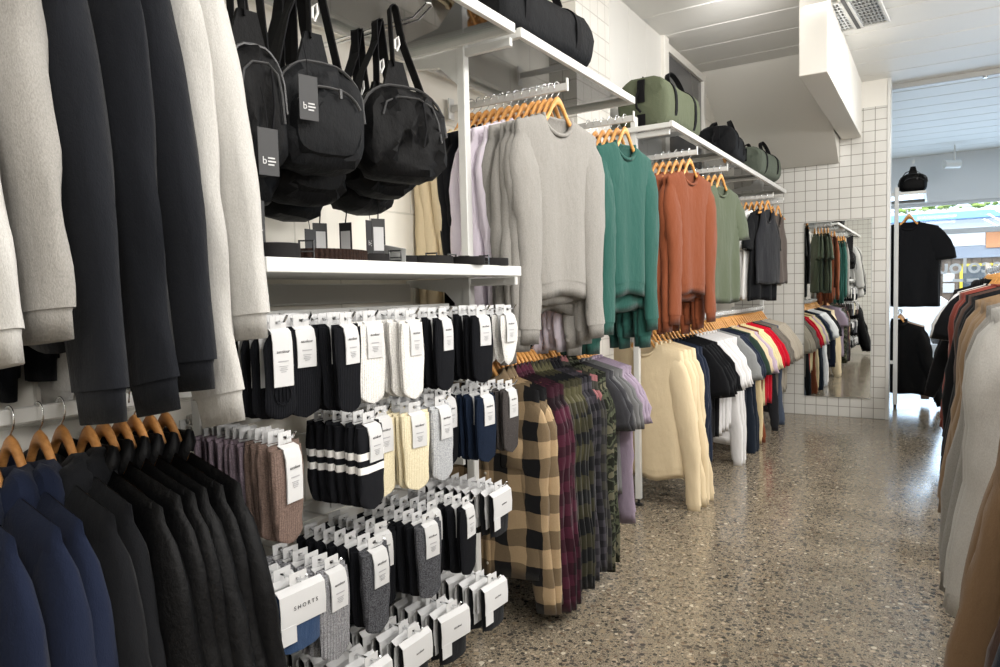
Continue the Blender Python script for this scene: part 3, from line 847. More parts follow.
def sock_mesh(kind, seed):
    rnd = random.Random(seed+len(kind)*7); m = MB(); F = fsum(rnd, 3)
    if kind == 'noshow':
        rings = []
        for k in range(19):
            s = 1-(1-k/18)**1.6; z = -.012-.185*s
            w = .040*(1-.12*math.sin(s*PI))*min(1, (s+.05)*5)**.5*(max(0, 1-max(0, (s-.80)/.2)**2.4)**.5+.02)+.002
            t = .008*(w/.04)**.6
            rings.append([(w*math.cos(q), t*math.sin(q), z+.008*(w/.04)*0) for q in [2*PI*i/14 for i in range(14)]])
        m.loft(rings, cap=True)
        # low-cut opening with its gathered slits
        m.tube([(.020*math.cos(q), -.0088, -.142+.024*math.sin(q)) for q in [2*PI*i/16 for i in range(16)]], .0022, 5, closed=True)
        for dx in (-.009, 0, .009): m.tube([(dx, -.0092, -.126), (dx*1.1, -.0098, -.158)], .0022, 5)
    elif kind == 'ankle':
        rings = []
        for k in range(15):
            s = k/14; z = -.008-.165*s
            w = .040+.009*math.sin(s*5)-.016*max(0, s-.75)*3
            w *= (max(0, 1-max(0, (s-.86)/.14)**2.2)**.5+.03)
            cx = .010*math.sin(s*3.3)
            rings.append([(cx+w*math.cos(q), (.0085+.002*math.sin(9*s))*math.sin(q)*(w/.045), z) for q in [2*PI*i/12 for i in range(12)]])
        m.loft(rings, cap=True)
    else:
        Ls = {'crew': .20, 'thick': .205}[kind]
        for off in (-.006, .006):
            rings = []
            for k in range(17):
                s = 1-(1-k/16)**1.7; z = -.004-Ls*s+off*.6
                w = .046+.004*math.sin(s*4+seed)+.003*fev(F, s*2, off*100)
                e = (max(0, 1-max(0, (s-.9)/.1)**2.2)**.5*.75+.25) if s > .9 else 1
                t = (.0075 if kind == 'crew' else .0105)*(.65+.5*math.sin(PI*min(1, s*.9+.12)))
                rings.append([(w*e*math.copysign(abs(math.cos(q))**.6, math.cos(q))+off*.5, off+t*math.copysign(abs(math.sin(q))**.8, math.sin(q))+.002*fev(F, q, s*4), z-.006*(1-abs(math.cos(q)))*s) for q in [2*PI*i/16 for i in range(16)]])
            m.loft(rings, cap=True)
        m.cbox(.02, .043, -.004, .014, -.02-Ls*.75, -.02-Ls*.55, .004)
    return m
for kind in ('noshow', 'ankle', 'crew', 'thick'):
    for s in (0, 1):
        me = sock_mesh(kind, s).mesh('socks', True, 50); fixn(me); SK[kind, s] = me
CARD = card_mesh(.052, .095).mesh('card', True, 40); fixn(CARD)
CARDL = card_mesh(.05, .125).mesh('card', True, 40); fixn(CARDL)
# wrapped multipack: a broad card sleeve folded round dark briefs or socks
def wrap_mesh():
    m = MB()
    m.loft([[(-.062, y, z), (.062, y, z), (.062, y*.9, z-.001), (-.062, y*.9, z-.001)] for y, z in ((-.016, -.085), (-.018, -.05), (-.015, -.012), (0, 0), (.015, -.012), (.018, -.05), (.016, -.085))], cap=True)
    m.cbox(-.062, -.022, -.0178, -.0165, -.12, -.08, .0004)
    m.cbox(-.024, -.006, -.0007, .0007, -.002, .026, .0003); m.cbox(.006, .024, -.0007, .0007, -.002, .026, .0003); m.cbox(-.007, .007, -.0007, .0007, .014, .026, .0003)
    return m
WRAP = wrap_mesh().mesh('card_sleeve', True, 40); fixn(WRAP)
mm = MB()
rings = []
for k in range(9):
    s = k/8; z = -.01-.135*s; t = .012*(.7+.4*math.sin(PI*s)); w = .060-.004*s
    rings.append([(w*math.copysign(abs(math.cos(q))**.5, math.cos(q)), t*math.sin(q), z-.004*math.sin(3*q)) for q in [2*PI*i/16 for i in range(16)]])
mm.loft(rings, cap=True); BUND = mm.mesh('folded_garment', True, 50); fixn(BUND)
TX1 = textmesh('ascolour', .0095, .0002); TX3 = textmesh('S H O R T S', .013, .0002)
bars = MB()
for k, w in enumerate((.022, .016, .019, .012)): bars.box(-w/2, w/2, -.0002, .0002, -.004*k, -.004*k+.0016)
bars.box(-.013, .013, -.0002, .0002, .010, .0125)
BARS = bars.mesh('print', False)
SOCKM = {
 'black': ribbed('black_sock_knit', hexc('15161a'), hexc('0e0f12')), 'white': ribbed('white_sock_knit', hexc('e6e4e0')), 'cream': ribbed('cream_sock_knit', hexc('dcd3b8'), hexc('cbbf9f')), 'grey': ribbed('pale_grey_sock_knit', hexc('b9bbbd'), hexc('8f9296')),
 'navy': ribbed('navy_sock_knit', hexc('1a2436'), hexc('121a28')), 'char': ribbed('charcoal_sock_knit', hexc('4a4645'), hexc('353231')), 'mauve': ribbed('mauve_sock_knit', hexc('8a7c86'), hexc('6f636c')), 'brown': ribbed('taupe_sock_knit', hexc('77655d'), hexc('5d4e47')),
 'dgrey': ribbed('dark_marl_sock_knit', hexc('5b5c60'), hexc('2c2d31')), 'marl': ribbed('rib_grey_marl_knit', hexc('9a9a9d'), hexc('6c6c70'), .009, .9), 'stripe': striped('black_sock_white_bands', hexc('15161a'), hexc('e8e6e2'), [(-.088, -.070), (-.122, -.104)]),
 'denim': cloth('denim_blue_cotton', hexc('2a4060'), .3, c2=hexc('1d2d45')), 'blackc': C['black']}
ROW = {1: 'top sock row', 2: 'second sock row', 3: 'third sock row', 4: 'lowest sock row'}
def pack(kind, col, loc, rz, label, group, print_=True, long=False):
    if kind == 'wrap' or kind == 'shorts':
        root = put('wrapped_pack', BUND, SOCKM[col], None, loc, rz); thing(root, label, 'pack', group)
        c = put('card_sleeve', WRAP, PAPER, root)
        if print_:
            put('print', TX3 if kind == 'shorts' else TX1, INK, c, (.005, -.0192, -.045), 0, PI/2)
        return root
    root = put('sock_pair', SK[kind, RG.randrange(2)], SOCKM[col], None, loc, rz); thing(root, label, 'socks', group)
    c = put('card', CARDL if long else CARD, PAPER, root, sc=(1, {'thick': 1.45, 'crew': 1.1}.get(kind, .85), 1))
    if print_:
        zo = -.055 if not long else -.07
        put('print', TX1, INK, c, (0, -.0182, zo+.02), 0, PI/2); put('print', BARS, INKG, c, (0, -.0181, zo-.012))
    return root
CN = {'black': 'black', 'white': 'white', 'cream': 'cream', 'grey': 'pale grey', 'navy': 'navy', 'char': 'charcoal', 'mauve': 'mauve', 'brown': 'taupe brown', 'dgrey': 'dark marl', 'marl': 'grey marl', 'stripe': 'white-banded black', 'denim': 'denim blue', 'blackc': 'black'}
KN = {'noshow': 'no-show socks', 'ankle': 'ankle socks', 'crew': 'ribbed socks', 'thick': 'thick ribbed socks', 'wrap': 'card-wrapped pack', 'shorts': 'pack lettered SHORTS'}
def prow(row, z, prongs):
    for pi, (y, runs, x0, dx) in enumerate(prongs, 1):
        x = x0; n = 0
        prong(y, z+.012, x0+.028, f'thin metal prong, {ORD[pi]} from the left in the {ROW[row]}')
        total = sum(r[2] for r in runs)
        for kind, col, cnt in runs:
            for k in range(cnt):
                n += 1
                pos = 'at the front of' if n == 1 else f'{ORD[n]} back on'
                lab = f'{CN[col]} {KN[kind]} {pos} {ORD[pi]} prong from left, {ROW[row]}'
                pack(kind, col, (x, y+RG.uniform(-.004, .004), z+RG.uniform(-.003, .002)), PI/2+R(RG.uniform(-9, 9)), lab, f'packs in the {ROW[row]}', n <= 2, long=(kind in ('noshow',) or (row == 2 and col in ('brown',))))
                x -= dx*(1+RG.uniform(-.15, .15))
prow(1, 1.215, [(1.02, [('noshow', 'black', 6)], -1.20, .036), (1.135, [('crew', 'black', 5)], -1.25, .036), (1.225, [('crew', 'black', 6)], -1.20, .036), (1.35, [('crew', 'white', 6)], -1.24, .032), (1.465, [('crew', 'white', 6)], -1.20, .032),
     (1.63, [('crew', 'black', 6)], -1.21, .036), (1.71, [('ankle', 'white', 4)], -1.27, .036), (1.83, [('crew', 'black', 6)], -1.21, .036), (1.975, [('ankle', 'white', 6)], -1.20, .034)])
prow(2, .965, [(1.03, [('thick', 'brown', 4), ('thick', 'mauve', 7)], -1.20, .026), (1.29, [('thick', 'stripe', 6)], -1.20, .036), (1.385, [('crew', 'cream', 5)], -1.24, .034), (1.475, [('crew', 'cream', 6)], -1.20, .034), (1.60, [('thick', 'grey', 6)], -1.21, .034),
     (1.72, [('crew', 'black', 5)], -1.27, .036), (1.82, [('crew', 'navy', 6)], -1.20, .036), (1.97, [('crew', 'char', 6)], -1.20, .034)])
prow(3, .645, [(1.045, [('shorts', 'denim', 1), ('wrap', 'denim', 3)], -1.20, .05), (1.15, [('thick', 'marl', 6)], -1.20, .036), (1.30, [('thick', 'dgrey', 1), ('crew', 'black', 6)], -1.20, .04), (1.40, [('crew', 'black', 6)], -1.27, .036), (1.515, [('crew', 'dgrey', 1), ('crew', 'black', 6)], -1.20, .036), (1.61, [('crew', 'black', 6)], -1.26, .036),
     (1.705, [('crew', 'black', 7)], -1.20, .036), (1.89, [('wrap', 'blackc', 9)], -1.20, .034)])
prow(4, .355, [(1.10, [('wrap', 'blackc', 6)], -1.20, .045), (1.27, [('wrap', 'blackc', 6)], -1.20, .045), (1.44, [('wrap', 'blackc', 7)], -1.20, .045), (1.62, [('wrap', 'blackc', 7)], -1.20, .045), (1.84, [('wrap', 'blackc', 6)], -1.20, .045)])
for z, d in ((1.225, 'top'), (.975, 'second'), (.655, 'third'), (.365, 'lowest')):
    o = put('prong_rail', MB().cbox(-1.585, -1.565, 1.05, 2.15, z-.03, z+.02, .002), WHITE); thing(o, f'white crossbar carrying the prongs of the {d} sock row', 'rail')
    for yy in (1.052, 2.13): put('rail_bracket', MB().cbox(-1.565, XP-.017, yy, yy+.015, z-.02, z+.01, .001), WHITE, o)
for z in (1.29, 1.10, .80, .5):
    o = put('backing_strip', MB().cbox(XW, XW+.03, 1.04, 2.15, z-.035, z+.035, .003), plain('light_grey_board', (.62, .62, .60), .5)); thing(o, {1.29: 'grey backing strip on the wall just under the belt shelf', 1.10: 'grey backing strip behind the top sock row', .8: 'grey backing strip behind the second sock row', .5: 'grey backing strip behind the lower sock rows'}[z], 'strip')

# ---------------------------------------------------------------- bags on prongs
BAGM = nylon('black_bag_nylon', hexc('060607'), .6); BAGG = nylon('charcoal_bag_nylon', hexc('131416'), .65); WEB = plain('black_webbing', (.006, .006, .007), .8, bump=.5, bscale=400, **{'Specular_IOR_Level': .15})
TAGM = plain('dark_swing_tag', (.012, .012, .013), .55); ZIP = plain('zip_grey', (.035, .035, .036), .4, .3)
def bag(loc, rz, mat, w, h, d, label, strapz, seed=0, tag=None, lean=0, pocket=True):
    """teardrop sling bag: padded sack, front pocket with zip, two straps up to the prong; front faces -y"""
    rnd = random.Random(seed); F = fsum(rnd, 4)
    m = MB(); rings = []
    N = 24
    def outline(q, k):
        c, s = math.cos(q), math.sin(q)
        x = w/2*math.copysign(abs(c)**.55, c)*(1-.30*max(0, s)**1.5); z = h/2*math.copysign(abs(s)**.55, s)
        return x*k, z*k
    for k, yy in ((.0, -d*.5), (.12, -d*.5), (.25, -d*.5), (.4, -d*.5), (.55, -d*.5), (.7, -d*.485), (.82, -d*.45), (.95, -d*.32), (1, -d*.1), (1, d*.2), (.95, d*.42), (.6, d*.5), (0, d*.5)):
        ring = []
        for i in range(N):
            q = 2*PI*i/N; x, z = outline(q, max(k, .001))
            ring.append((x+.004*fev(F, z*18, x*20), yy+.014*fev(F, x*20, z*14)*(k < .99), -h/2+z+.004*fev(F, x*20, yy*20)))
        rings.append(ring)
    m.loft(rings); root = put('shoulder_bag', m, mat, None, loc, rz, lean); thing(root, label, 'bag', 'black bags on the prongs')
    if pocket:
        p = MB(); rings = []
        for k, yy in ((0, -d*.5-.014), (.6, -d*.5-.013), (.9, -d*.5-.006), (1, -d*.5+.012)):
            rings.append([(outline(2*PI*i/N, max(k, .001))[0]*.78, yy, -h*.58+outline(2*PI*i/N, max(k, .001))[1]*.62) for i in range(N)])
        p.loft(rings); put('front_pocket', p, mat, root)
        zp = MB(); zp.tube([(outline(2*PI*i/24, 1)[0]*.72, -d*.5-.012, -h*.56+outline(2*PI*i/24, 1)[1]*.58) for i in range(1, 12)], .0035, 6); put('zip', zp, ZIP, root)
        zp = MB(); zp.cbox(.02, .028, -d*.5-.022, -d*.5-.016, -h*.36, -h*.27, .001); put('zip_pull', zp, ZIP, root)
    zp = MB(); zp.tube([(outline(2*PI*i/24, .97)[0], -d*.30, -h/2+outline(2*PI*i/24, .97)[1]) for i in range(0, 13)], .004, 6); put('zip', zp, ZIP, root)
    if not pocket:
        zp = MB(); zp.tube([(x*w, -d*.5-.004, z*h-h/2) for x, z in ((-.30, .12), (-.25, .26), (-.12, .33), (.12, .34), (.27, .27), (.33, .12), (.36, -.10))], .003, 6); put('zip', zp, ZIP, root)
        zp = MB(); zp.tube([(w*.16, -d*.5-.006, h*.30-h/2), (w*.15, -d*.5-.014, h*.2-h/2), (w*.17, -d*.5-.012, h*.02-h/2), (w*.12, -d*.5-.012, -h*.18-h/2)], .0028, 6); put('zip_pull', zp, WEB, root)
    t = MB(); t.prism([(-.05, -.02), (.045, -.02), (.022, .075), (-.022, .075)], -.006, .006, 1); put('strap_yoke', t, mat, root)
    s = MB(); top = strapz-loc[2]
    s.strap([(-.008, 0, .06), (-.010, -.004, top*.5), (-.008, 0, top+.004), (.0, .0, top+.010)], .032, .003, (.2, 1, 0)); put('strap', s, WEB, root)
    s = MB(); s.strap([(.0, .0, top+.010), (.012, .0, top+.004), (.03, .004, top*.6), (w*.33, .012, -.01), (w*.40, .02, -h*.5)], .044, .003, (.2, 1, 0)); put('strap', s, WEB, root)
    if pocket:
        s = MB(); s.strap([(.01, .0, top+.012), (-.01, .004, top*.75), (-w*.25, .010, top*.35), (-w*.38, .014, -.03), (-w*.42, .02, -h*.4)], .044, .003, (.2, 1, 0)); put('strap', s, WEB, root)
    b = MB(); b.tube([(.0, -.012, .10), (.008, -.016, .12), (.004, -.018, .14), (-.006, -.016, .13), (-.006, -.014, .105)], .0035, 6); put('clip', b, WHITE, root)
    if tag:
        tx, tz, ty = tag
        g = MB(); g.cbox(tx-.024, tx+.024, ty-.001, ty+.001, tz-.10, tz, .0006); tg = put('swing_tag', g, TAGM, root)
        g = MB(); g.tube([(tx, ty, tz-.006), (tx+.004, ty+.01, tz+.04), (tx, ty+.02, tz+.09)], .0012, 5); put('tag_cord', g, WEB, tg)
        g = MB(); g.box(tx-.002, tx+.014, ty-.0018, ty-.001, tz-.064, tz-.061).box(tx-.002, tx+.016, ty-.0018, ty-.001, tz-.071, tz-.068).box(tx-.002, tx+.012, ty-.0018, ty-.001, tz-.078, tz-.075); put('print', g, PAPER, tg)
        put('print', textmesh('b', .022, .0003), PAPER, tg, (tx-.010, ty-.0016, tz-.069), 0, PI/2)
    return root
def bprong(y, z, x1, label):
    m = MB(); 
    m.tube([(-1.74, y-.012, z), (x1-.05, y-.012, z+.002), (x1, y-.012, z+.03), (x1+.004, y, z+.032), (x1, y+.012, z+.03), (x1-.05, y+.012, z+.002), (-1.74, y+.012, z)], .003, 6)
    o = put('display_prong', m, CHROME); thing(o, label, 'hook', 'bag prongs'); return o
bprong(1.64, 2.075, -1.235, 'double wire prong with upturned tip holding the right-hand black sling bags')
bprong(1.29, 2.13, -1.235, 'double wire prong holding the middle black backpacks')
bprong(1.08, 2.13, -1.235, 'double wire prong holding the bags beside the pale sweatshirt')
F0 = PI/2
bag((-1.285, 1.545, 1.855), F0-R(20), BAGM, .275, .26, .11, 'black sling bag hanging frontmost on the right-hand prong', 2.075, 1, pocket=False, lean=R(-4))
bag((-1.40, 1.60, 1.83), F0-R(6), BAGM, .24, .26, .10, 'black sling bag just behind the frontmost right-hand one', 2.075, 2)
bag((-1.50, 1.62, 1.79), F0+R(5), BAGM, .24, .26, .10, 'black sling bag third back on the right-hand prong', 2.075, 3, tag=(.0, -.28, -.03))
bag((-1.285, 1.235, 1.84), F0-R(14), BAGG, .24, .26, .12, 'charcoal backpack with a swing tag hanging frontmost on the middle prong', 2.13, 4, tag=(-.07, -.06, -.095))
bag((-1.41, 1.30, 1.79), F0-R(2), BAGM, .25, .27, .11, 'black backpack behind the charcoal one on the middle prong', 2.13, 5)
bag((-1.51, 1.34, 1.76), F0+R(8), BAGM, .25, .27, .10, 'black backpack third back on the middle prong', 2.13, 6, tag=(.05, -.29, -.03))
bag((-1.28, 1.04, 1.83), F0-R(10), BAGM, .15, .28, .09, 'narrow black bag right beside the pale sweatshirt sleeve', 2.13, 7, tag=(-.005, -.19, -.075), pocket=False)
bag((-1.40, 1.10, 1.78), F0, BAGM, .2, .28, .09, 'black bag behind the narrow one beside the pale sweatshirt', 2.13, 8, tag=(.0, -.27, -.05), pocket=False)
for k, (x, y, zt, zb, lab) in enumerate(((-1.56, 1.50, 1.56, 1.50, 'dark swing tag with white label hanging left, above the woven belt'), (-1.50, 1.545, 1.57, 1.50, 'narrow dark swing tag hanging edge-on above the belts'), (-1.42, 1.60, 1.58, 1.51, 'dark swing tag with white label hanging right, above the buckled belt'))):
    o = put('swing_tag', MB().cbox(-.022, .022, -.001, .001, -.115, 0, .0006), TAGM, None, (x, y, zb), F0-R(25 if k != 1 else 80)); thing(o, lab, 'tag', 'swing tags over the belts')
    put('tag_cord', MB().tube([(0, 0, -.004), (.004, .003, .03), (0, 0, zt-zb+.02)], .002, 5), WEB, o)
    put('label_sticker', MB().box(-.016, .016, -.0018, -.001, -.095, -.025), PAPER, o)

# ---------------------------------------------------------------- belts
BELTB = plain('black_leather', (.012, .011, .011), .7, bump=.3, bscale=150, **{'Specular_IOR_Level': .12}); BELTW = ribbed('woven_brown_leather', hexc('33251f'), hexc('1e1613'), .012, 1.0); BUCK = plain('gunmetal_buckle', (.07, .07, .07), .25, .9)
ZB = 1.374
def coil(loc, rz, mat, r0, turns, wdt, label, sq=1.0, buckle=True, thick=.0035):
    m = MB(); P = []
    n = int(turns*22)
    for k in range(n+1):
        a = 2*PI*k/22; rr = r0+thick*1.25*k/22
        P.append((rr*math.cos(a)*sq, rr*math.sin(a), wdt/2))
    m.strap(P, wdt, thick, (0, 0, 1)); o = put('coiled_belt', m, mat, None, loc, rz); thing(o, label, 'belt', 'belts on the white shelf')
    if buckle:
        x, y, _ = P[-1]
        b = MB(); b.tube([(x, y-.004, .002), (x+.032, y-.012, .002), (x+.032, y-.012, wdt+.008), (x, y-.004, wdt+.008)], .0035, 6, closed=True); b.tube([(x, y-.004, wdt/2), (x+.034, y-.014, wdt/2)], .0022, 6); put('buckle', b, BUCK, o)
    return o
coil((-1.34, 1.14, ZB), R(60), BELTB, .045, 3, .035, 'coiled black belt with a standing metal buckle at the left of the shelf')
coil((-1.36, 1.335, ZB), R(90), BELTW, .045, 5, .028, 'coiled woven brown belt beside the black buckle', 1.6, False, .005)
coil((-1.35, 1.47, ZB), R(40), BELTB, .035, 3, .022, 'small coiled black belt under the white paper tag', 1.3)
o = put('paper_tag', MB().cbox(-.03, .03, -.045, .045, 0, .0015, .0006), PAPER, None, (-1.31, 1.545, ZB+.022), R(35), R(-25), R(12)); thing(o, 'white paper tag lying tilted between the woven belt and the black belts', 'tag')
put('print', BARS, INKG, o, (0, 0, .002), 0, -PI/2)
for k, (x, y, r, lab) in enumerate(((-1.40, 1.66, .045, 'flat coiled black belt left in the pile of belts'), (-1.33, 1.74, .04, 'coiled black belt with buckle in the middle of the belt pile'), (-1.42, 1.80, .045, 'coiled black belt at the back of the belt pile'), (-1.30, 1.87, .035, 'small coiled black belt right in the pile, next to the tan one'), (-1.30, 2.02, .035, 'coiled black belt at the right end of the white shelf'), (-1.38, 2.07, .035, 'coiled black belt behind the right end one'))):
    coil((x, y, ZB), R(40+50*k), BELTB, r, 4, .024, lab, 1.4)
coil((-1.33, 1.945, ZB), R(20), plain('tan_leather', hexc('8a6a45'), .4), .018, 3, .022, 'small coiled tan belt between the black belts at the shelf end', 1.2)

# ---------------------------------------------------------------- duffel bags on the glass shelves
def duffel(loc, rz, mat, L, w, h, label, seed, upright=True, strapm=WEB):
    """soft barrel bag, long axis along local y, end face at -y"""
    rnd = random.Random(seed); F = fsum(rnd, 4); m = MB(); rings = []; N = 24
    prof = [(0, .001), (0, .55), (.0, .85), (.02, .96), (.06, 1), (.3, 1.0), (.5, .97), (.7, 1.0), (.94, 1), (.98, .96), (1, .85), (1, .5), (1, .001)]
    for s, k in prof:
        ring = []
        for i in range(N):
            q = 2*PI*i/N; c, sn = math.cos(q), math.sin(q)
            x = w/2*math.copysign(abs(c)**.6, c)*k; z = h/2*math.copysign(abs(sn)**(.75 if sn > 0 else .5), sn)*k
            sagg = (1-.07*math.sin(PI*s)) if sn > 0 else 1
            ring.append((x+.006*fev(F, s*5, z*12), (s-.5)*L+.008*fev(F, x*12, z*10), h/2+z*sagg+.004*fev(F, x*10, s*9)))
        rings.append(ring)
    m.loft(rings); root = put('duffel_bag', m, mat, None, loc, rz); thing(root, label, 'bag', 'duffel bags on the glass shelves')
    for yy in (-.17, .17):
        s = MB(); s.strap([((w/2+.003)*math.copysign(abs(math.cos(q))**.6, math.cos(q)), yy*L/.6, h/2+(h/2+.002)*math.copysign(abs(math.sin(q))**.75, math.sin(q))*(.95 if math.sin(q) > 0 else 1)) for q in [PI*(-.25)+PI*1.5*k/24 for k in range(25)]], .034, .004, (0, 1, 0)); put('strap', s, strapm, root)
    for sx in (-1, 1):
        hd = MB(); P = []
        for k in range(13):
            a = PI*k/12
            P.append((sx*(w*.30-.03*math.sin(a)), -.12*L/.6*math.cos(a), h*.90+.095*math.sin(a)))
        hd.strap(P, .03, .005, (1, 0, .3)); put('handle', hd, strapm, root)
    zp = MB(); zp.tube([(0, (s-.5)*L*.94, h*.985-.035*h*2*math.sin(PI*s)*.95) for s in [k/12 for k in range(13)]], .005, 6); put('zip', zp, ZIP, root)
    e = MB(); e.strap([(0, -L/2-.006, h*.92), (0, -L/2-.014, h*.72), (0, -L/2-.012, h*.5)], .045, .006, (1, 0, 0)); put('end_tab', e, strapm, root)
    e = MB(); e.strap([(0, -L/2-.012, h*.28), (0, -L/2-.010, h*.06)], .05, .006, (1, 0, 0)); put('end_patch', e, strapm, root)
    e = MB(); e.tube([(-.012, -L/2-.014, h*.74), (-.026, -L/2-.03, h*.55), (-.02, -L/2-.026, h*.4), (0, -L/2-.014, h*.32)], .007, 6); put('end_handle', e, strapm, root)
    return root
OLV = nylon('olive_bag_canvas', hexc('5d6350'), .75); OLV2 = nylon('grey_green_bag_canvas', hexc('5a6157'), .75); BLK = nylon('black_bag_canvas', hexc('131416'), .7)
duffel((-1.40, 2.48, ZS+.006), R(-4), BLK, .66, .28, .24, 'long black duffel bag on the glass shelf above the grey sweatshirts', 1)
duffel((-1.45, 4.25, ZS+.006), R(-3), OLV, .58, .32, .31, 'large olive duffel bag standing at the near end of the long glass shelf', 2)
duffel((-1.36, 5.35, ZS+.006), R(6), BLK, .55, .27, .22, 'black bag lying behind the large olive duffel bag', 3)
duffel((-1.36, 6.45, ZS+.006), R(-4), OLV2, .60, .30, .25, 'grey green duffel bag nearest the tiled wall on the long shelf', 4)
# small black pouch on the window rack's shelf
pb = bag((-.22, 8.45, 2.40), R(10), BAGM, .26, .19, .14, 'small black pouch standing on the glass shelf by the shop window', 2.45, 9, pocket=True)

# ---------------------------------------------------------------- street outside
o = put('street_ground', MB().box(-9, 14, YS+.2, 26, -.12, -.02), plain('asphalt', (.32, .32, .33), .9, bump=.3)); o['kind'] = 'structure'
fac = empty('street_building', (1.5, 20, 0)); thing(fac, 'pale shop building with timber boards across the street, seen through the window', 'building')
FW = plain('facade_white', (.85, .87, .88), .7); FB = plain('fascia_slate', (.25, .29, .36), .6); FBL = plain('awning_blue', (.20, .42, .75), .6)
def fp(name, x0, x1, z0, z1, m, y0=0, y1=.2): return put(name, MB().cbox(x0, x1, y0, y1, z0, z1, .01), m, fac)
fp('upper_wall', -9, 9, 3.05, 6.0, FW)
fp('awning', -9, 9, 2.73, 2.90, FBL, -.6, .1)
fp('white_band', -9, 9, 2.50, 2.73, FW, -.3, .2)
fp('white_signboard', -9, -.56, 2.12, 2.46, FW, -.12, .2)
sg = fp('orange_signboard', -.54, 2.2, 2.05, 2.5, plain('sign_orange', hexc('c9895c'), .6), -.14, .2)
fp('slate_fascia', -9, 9, 1.83, 2.12, FB, -.1, .2)
fp('backing_wall', -9, 9, 0, 1.9, FB, .1, .3)
mbp = MB()
for k in range(75): mbp.cbox(-6+k*.2, -6+k*.2+.192, 0, .1, 0, 1.83, .006)
put('timber_boards', mbp, wood('facade_timber', hexc('5a4d44'), hexc('7d6d60')), fac)
YEL = plain('yellow_frame', hexc('e0c93a'), .5)
for x0, x1 in ((-1.04, 1.6), (-3.4, -1.45)):
    f = MB()
    for a, b, c, d in ((x0, x1, 1.64, 1.70), (x0, x1, .3, .36), (x0, x0+.06, .3, 1.7), (x1-.06, x1, .3, 1.7)): f.cbox(a, b, -.06, 0, c, d, .005)
    wf = put('window_frame', f, YEL, fac); put('pane', MB().box(x0+.05, x1-.05, -.03, -.02, .35, 1.65), plain('facade_glazing', (.07, .09, .11), .15), wf)
fp('notice', -1.38, -1.14, 1.28, 1.50, PAPER, -.03, 0)
fp('notice', -1.38, -1.14, 1.02, 1.25, PAPER, -.03, 0)
rnd = random.Random(3)
hg = MB()
for k in range(220):
    x = rnd.uniform(-6, 8); z = 2.98+rnd.uniform(0, .09); yy = 19.5+rnd.uniform(-.1, .1); s = rnd.uniform(.05, .11)
    a = rnd.uniform(0, 6.3)
    hg.loft([[(x, yy, z-s*.6)]*6, [(x+s*math.cos(a+q), yy+s*math.sin(a+q), z) for q in [PI/3*i for i in range(6)]], [(x+.6*s*math.cos(a+q), yy+.6*s*math.sin(a+q), z+s*.5) for q in [PI/3*i for i in range(6)]]], cap=True)
o = put('hedge', hg, plain('hedge_green', hexc('7d9442'), .9)); thing(o, 'narrow green planting along the building ledge above the blue awning', 'hedge'); o['kind'] = 'stuff'
# white car parked across the street, seen low through the glass
car = empty('car', (-1.1, 16.2, -.02)); thing(car, 'white car parked outside beyond the shop window', 'car')
bm_ = MB(); prof = [(-2.0, .25), (-2.05, .7), (-1.5, .85), (-.9, 1.35), (.6, 1.4), (1.3, .92), (2.0, .8), (2.1, .3)]
bm_.loft([[(x, -.75, z) for x, z in prof], [(x, -.6, z+(.04 if z > 1 else 0)) for x, z in prof], [(x, .6, z+(.04 if z > 1 else 0)) for x, z in prof], [(x, .75, z) for x, z in prof]], cap=True)
put('car_body', bm_, plain('car_white', (.8, .82, .84), .25), car)
for x in (-1.3, 1.3):
    for yy in (-.78, .62): put('wheel', MB().cyl((x, yy, .3), (x, yy+.16, .3), .3, 20), DARK, car)
put('side_glass', MB().prism([(-1.35, .9), (-.85, 1.28), (.55, 1.33), (1.1, .93)], -.765, -.752, 1), plain('car_glass', (.10, .12, .14), .1), car)

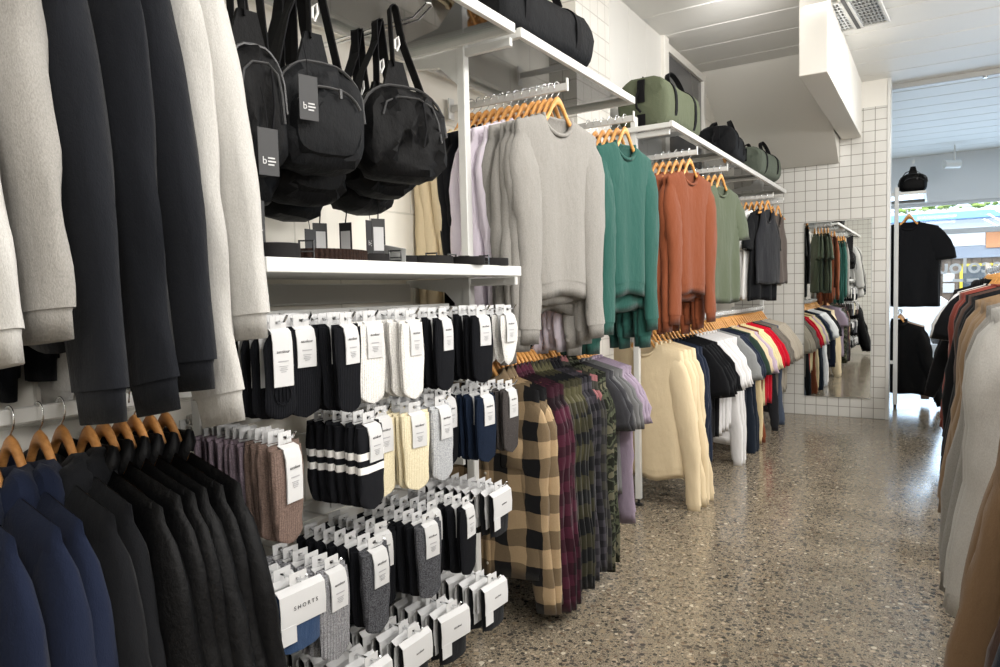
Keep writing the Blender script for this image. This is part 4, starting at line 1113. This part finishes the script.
# ---------------------------------------------------------------- light
wd = bpy.data.worlds.new('sky'); S.world = wd; wd.use_nodes = True
nt = wd.node_tree; bg = nt.nodes['Background']
bg.inputs[0].default_value = (.80, .90, 1.0, 1); bg.inputs[1].default_value = 2.2
def area(name, loc, rot, size, power, col, sy=None, spread=None):
    l = bpy.data.lights.new(name, 'AREA'); l.energy = power; l.color = col; l.size = size
    if sy: l.shape = 'RECTANGLE'; l.size_y = sy
    if spread: l.spread = spread
    o = bpy.data.objects.new(name, l); COL.objects.link(o); o.location = loc; o.rotation_euler = rot; return o
WARM = (1, .972, .935)
for y, p in ((-1.2, 34), (.7, 34), (2.6, 46), (4.4, 46), (6.2, 34)):
    area('ceiling_or_fill_lamp', (1.35, y, 3.06), (0, R(34), 0), .4, p*.85, WARM)
for y, p in ((-.4, 14), (1.6, 16), (3.6, 18), (5.6, 16)):
    area('ceiling_or_fill_lamp', (-.15, y, 3.1), (0, 0, 0), 1.2, p, WARM)
for y, p in ((-.5, 40), (2.0, 45), (4.5, 40)):
    area('ceiling_or_fill_lamp', (3.3, y, 2.25), (0, R(72), 0), .5, p, WARM)  # added unseen fills by the right wall, brighten below the belt shelf
area('ceiling_or_fill_lamp', (-1.0, 4.25, 3.0), (R(98), 0, R(14)), .35, 2.2, WARM, spread=R(62))
area('ceiling_or_fill_lamp', (.8, 9.8, 3.1), (0, 0, 0), .6, 26, (.95, .98, 1))  # added daylight fill for the area beyond the tiled wall
area('daylight_window', (1.3, YS-.05, 1.4), (R(-90), 0, 0), 4.0, 80, (.55, .76, 1.0), 2.0)
area('daylight_street', (1.0, 15.5, 6.5), (0, 0, 0), 9.0, 750, (.95, .98, 1.0), 5.0)

# ---------------------------------------------------------------- camera
cam = bpy.data.cameras.new('camera'); co = bpy.data.objects.new('camera', cam); COL.objects.link(co)
cam.sensor_width = 36; cam.lens = 36*700/1000; cam.clip_start = .02; cam.clip_end = 200
rx = Vector((.849, .529, -.024)); ry = Vector((.010, -.062, -.998)); rzv = Vector((-.529, .847, -.058))
# camera axes in world: right = rx, down = ry, forward = rzv
fw = rzv.normalized(); rt = (rx-fw*rx.dot(fw)).normalized(); up = rt.cross(fw)
M = Matrix(((rt.x, up.x, -fw.x, 0), (rt.y, up.y, -fw.y, 0), (rt.z, up.z, -fw.z, 1.28), (0, 0, 0, 1)))
co.matrix_world = M
S.camera = co
S.view_settings.view_transform = 'Standard'; S.view_settings.look = 'None'; S.view_settings.gamma = 1; S.view_settings.use_curve_mapping = False
S.view_settings.exposure = 0.32
S.cycles.use_denoising = True
S.cycles.max_bounces = 8; S.cycles.transparent_max_bounces = 16
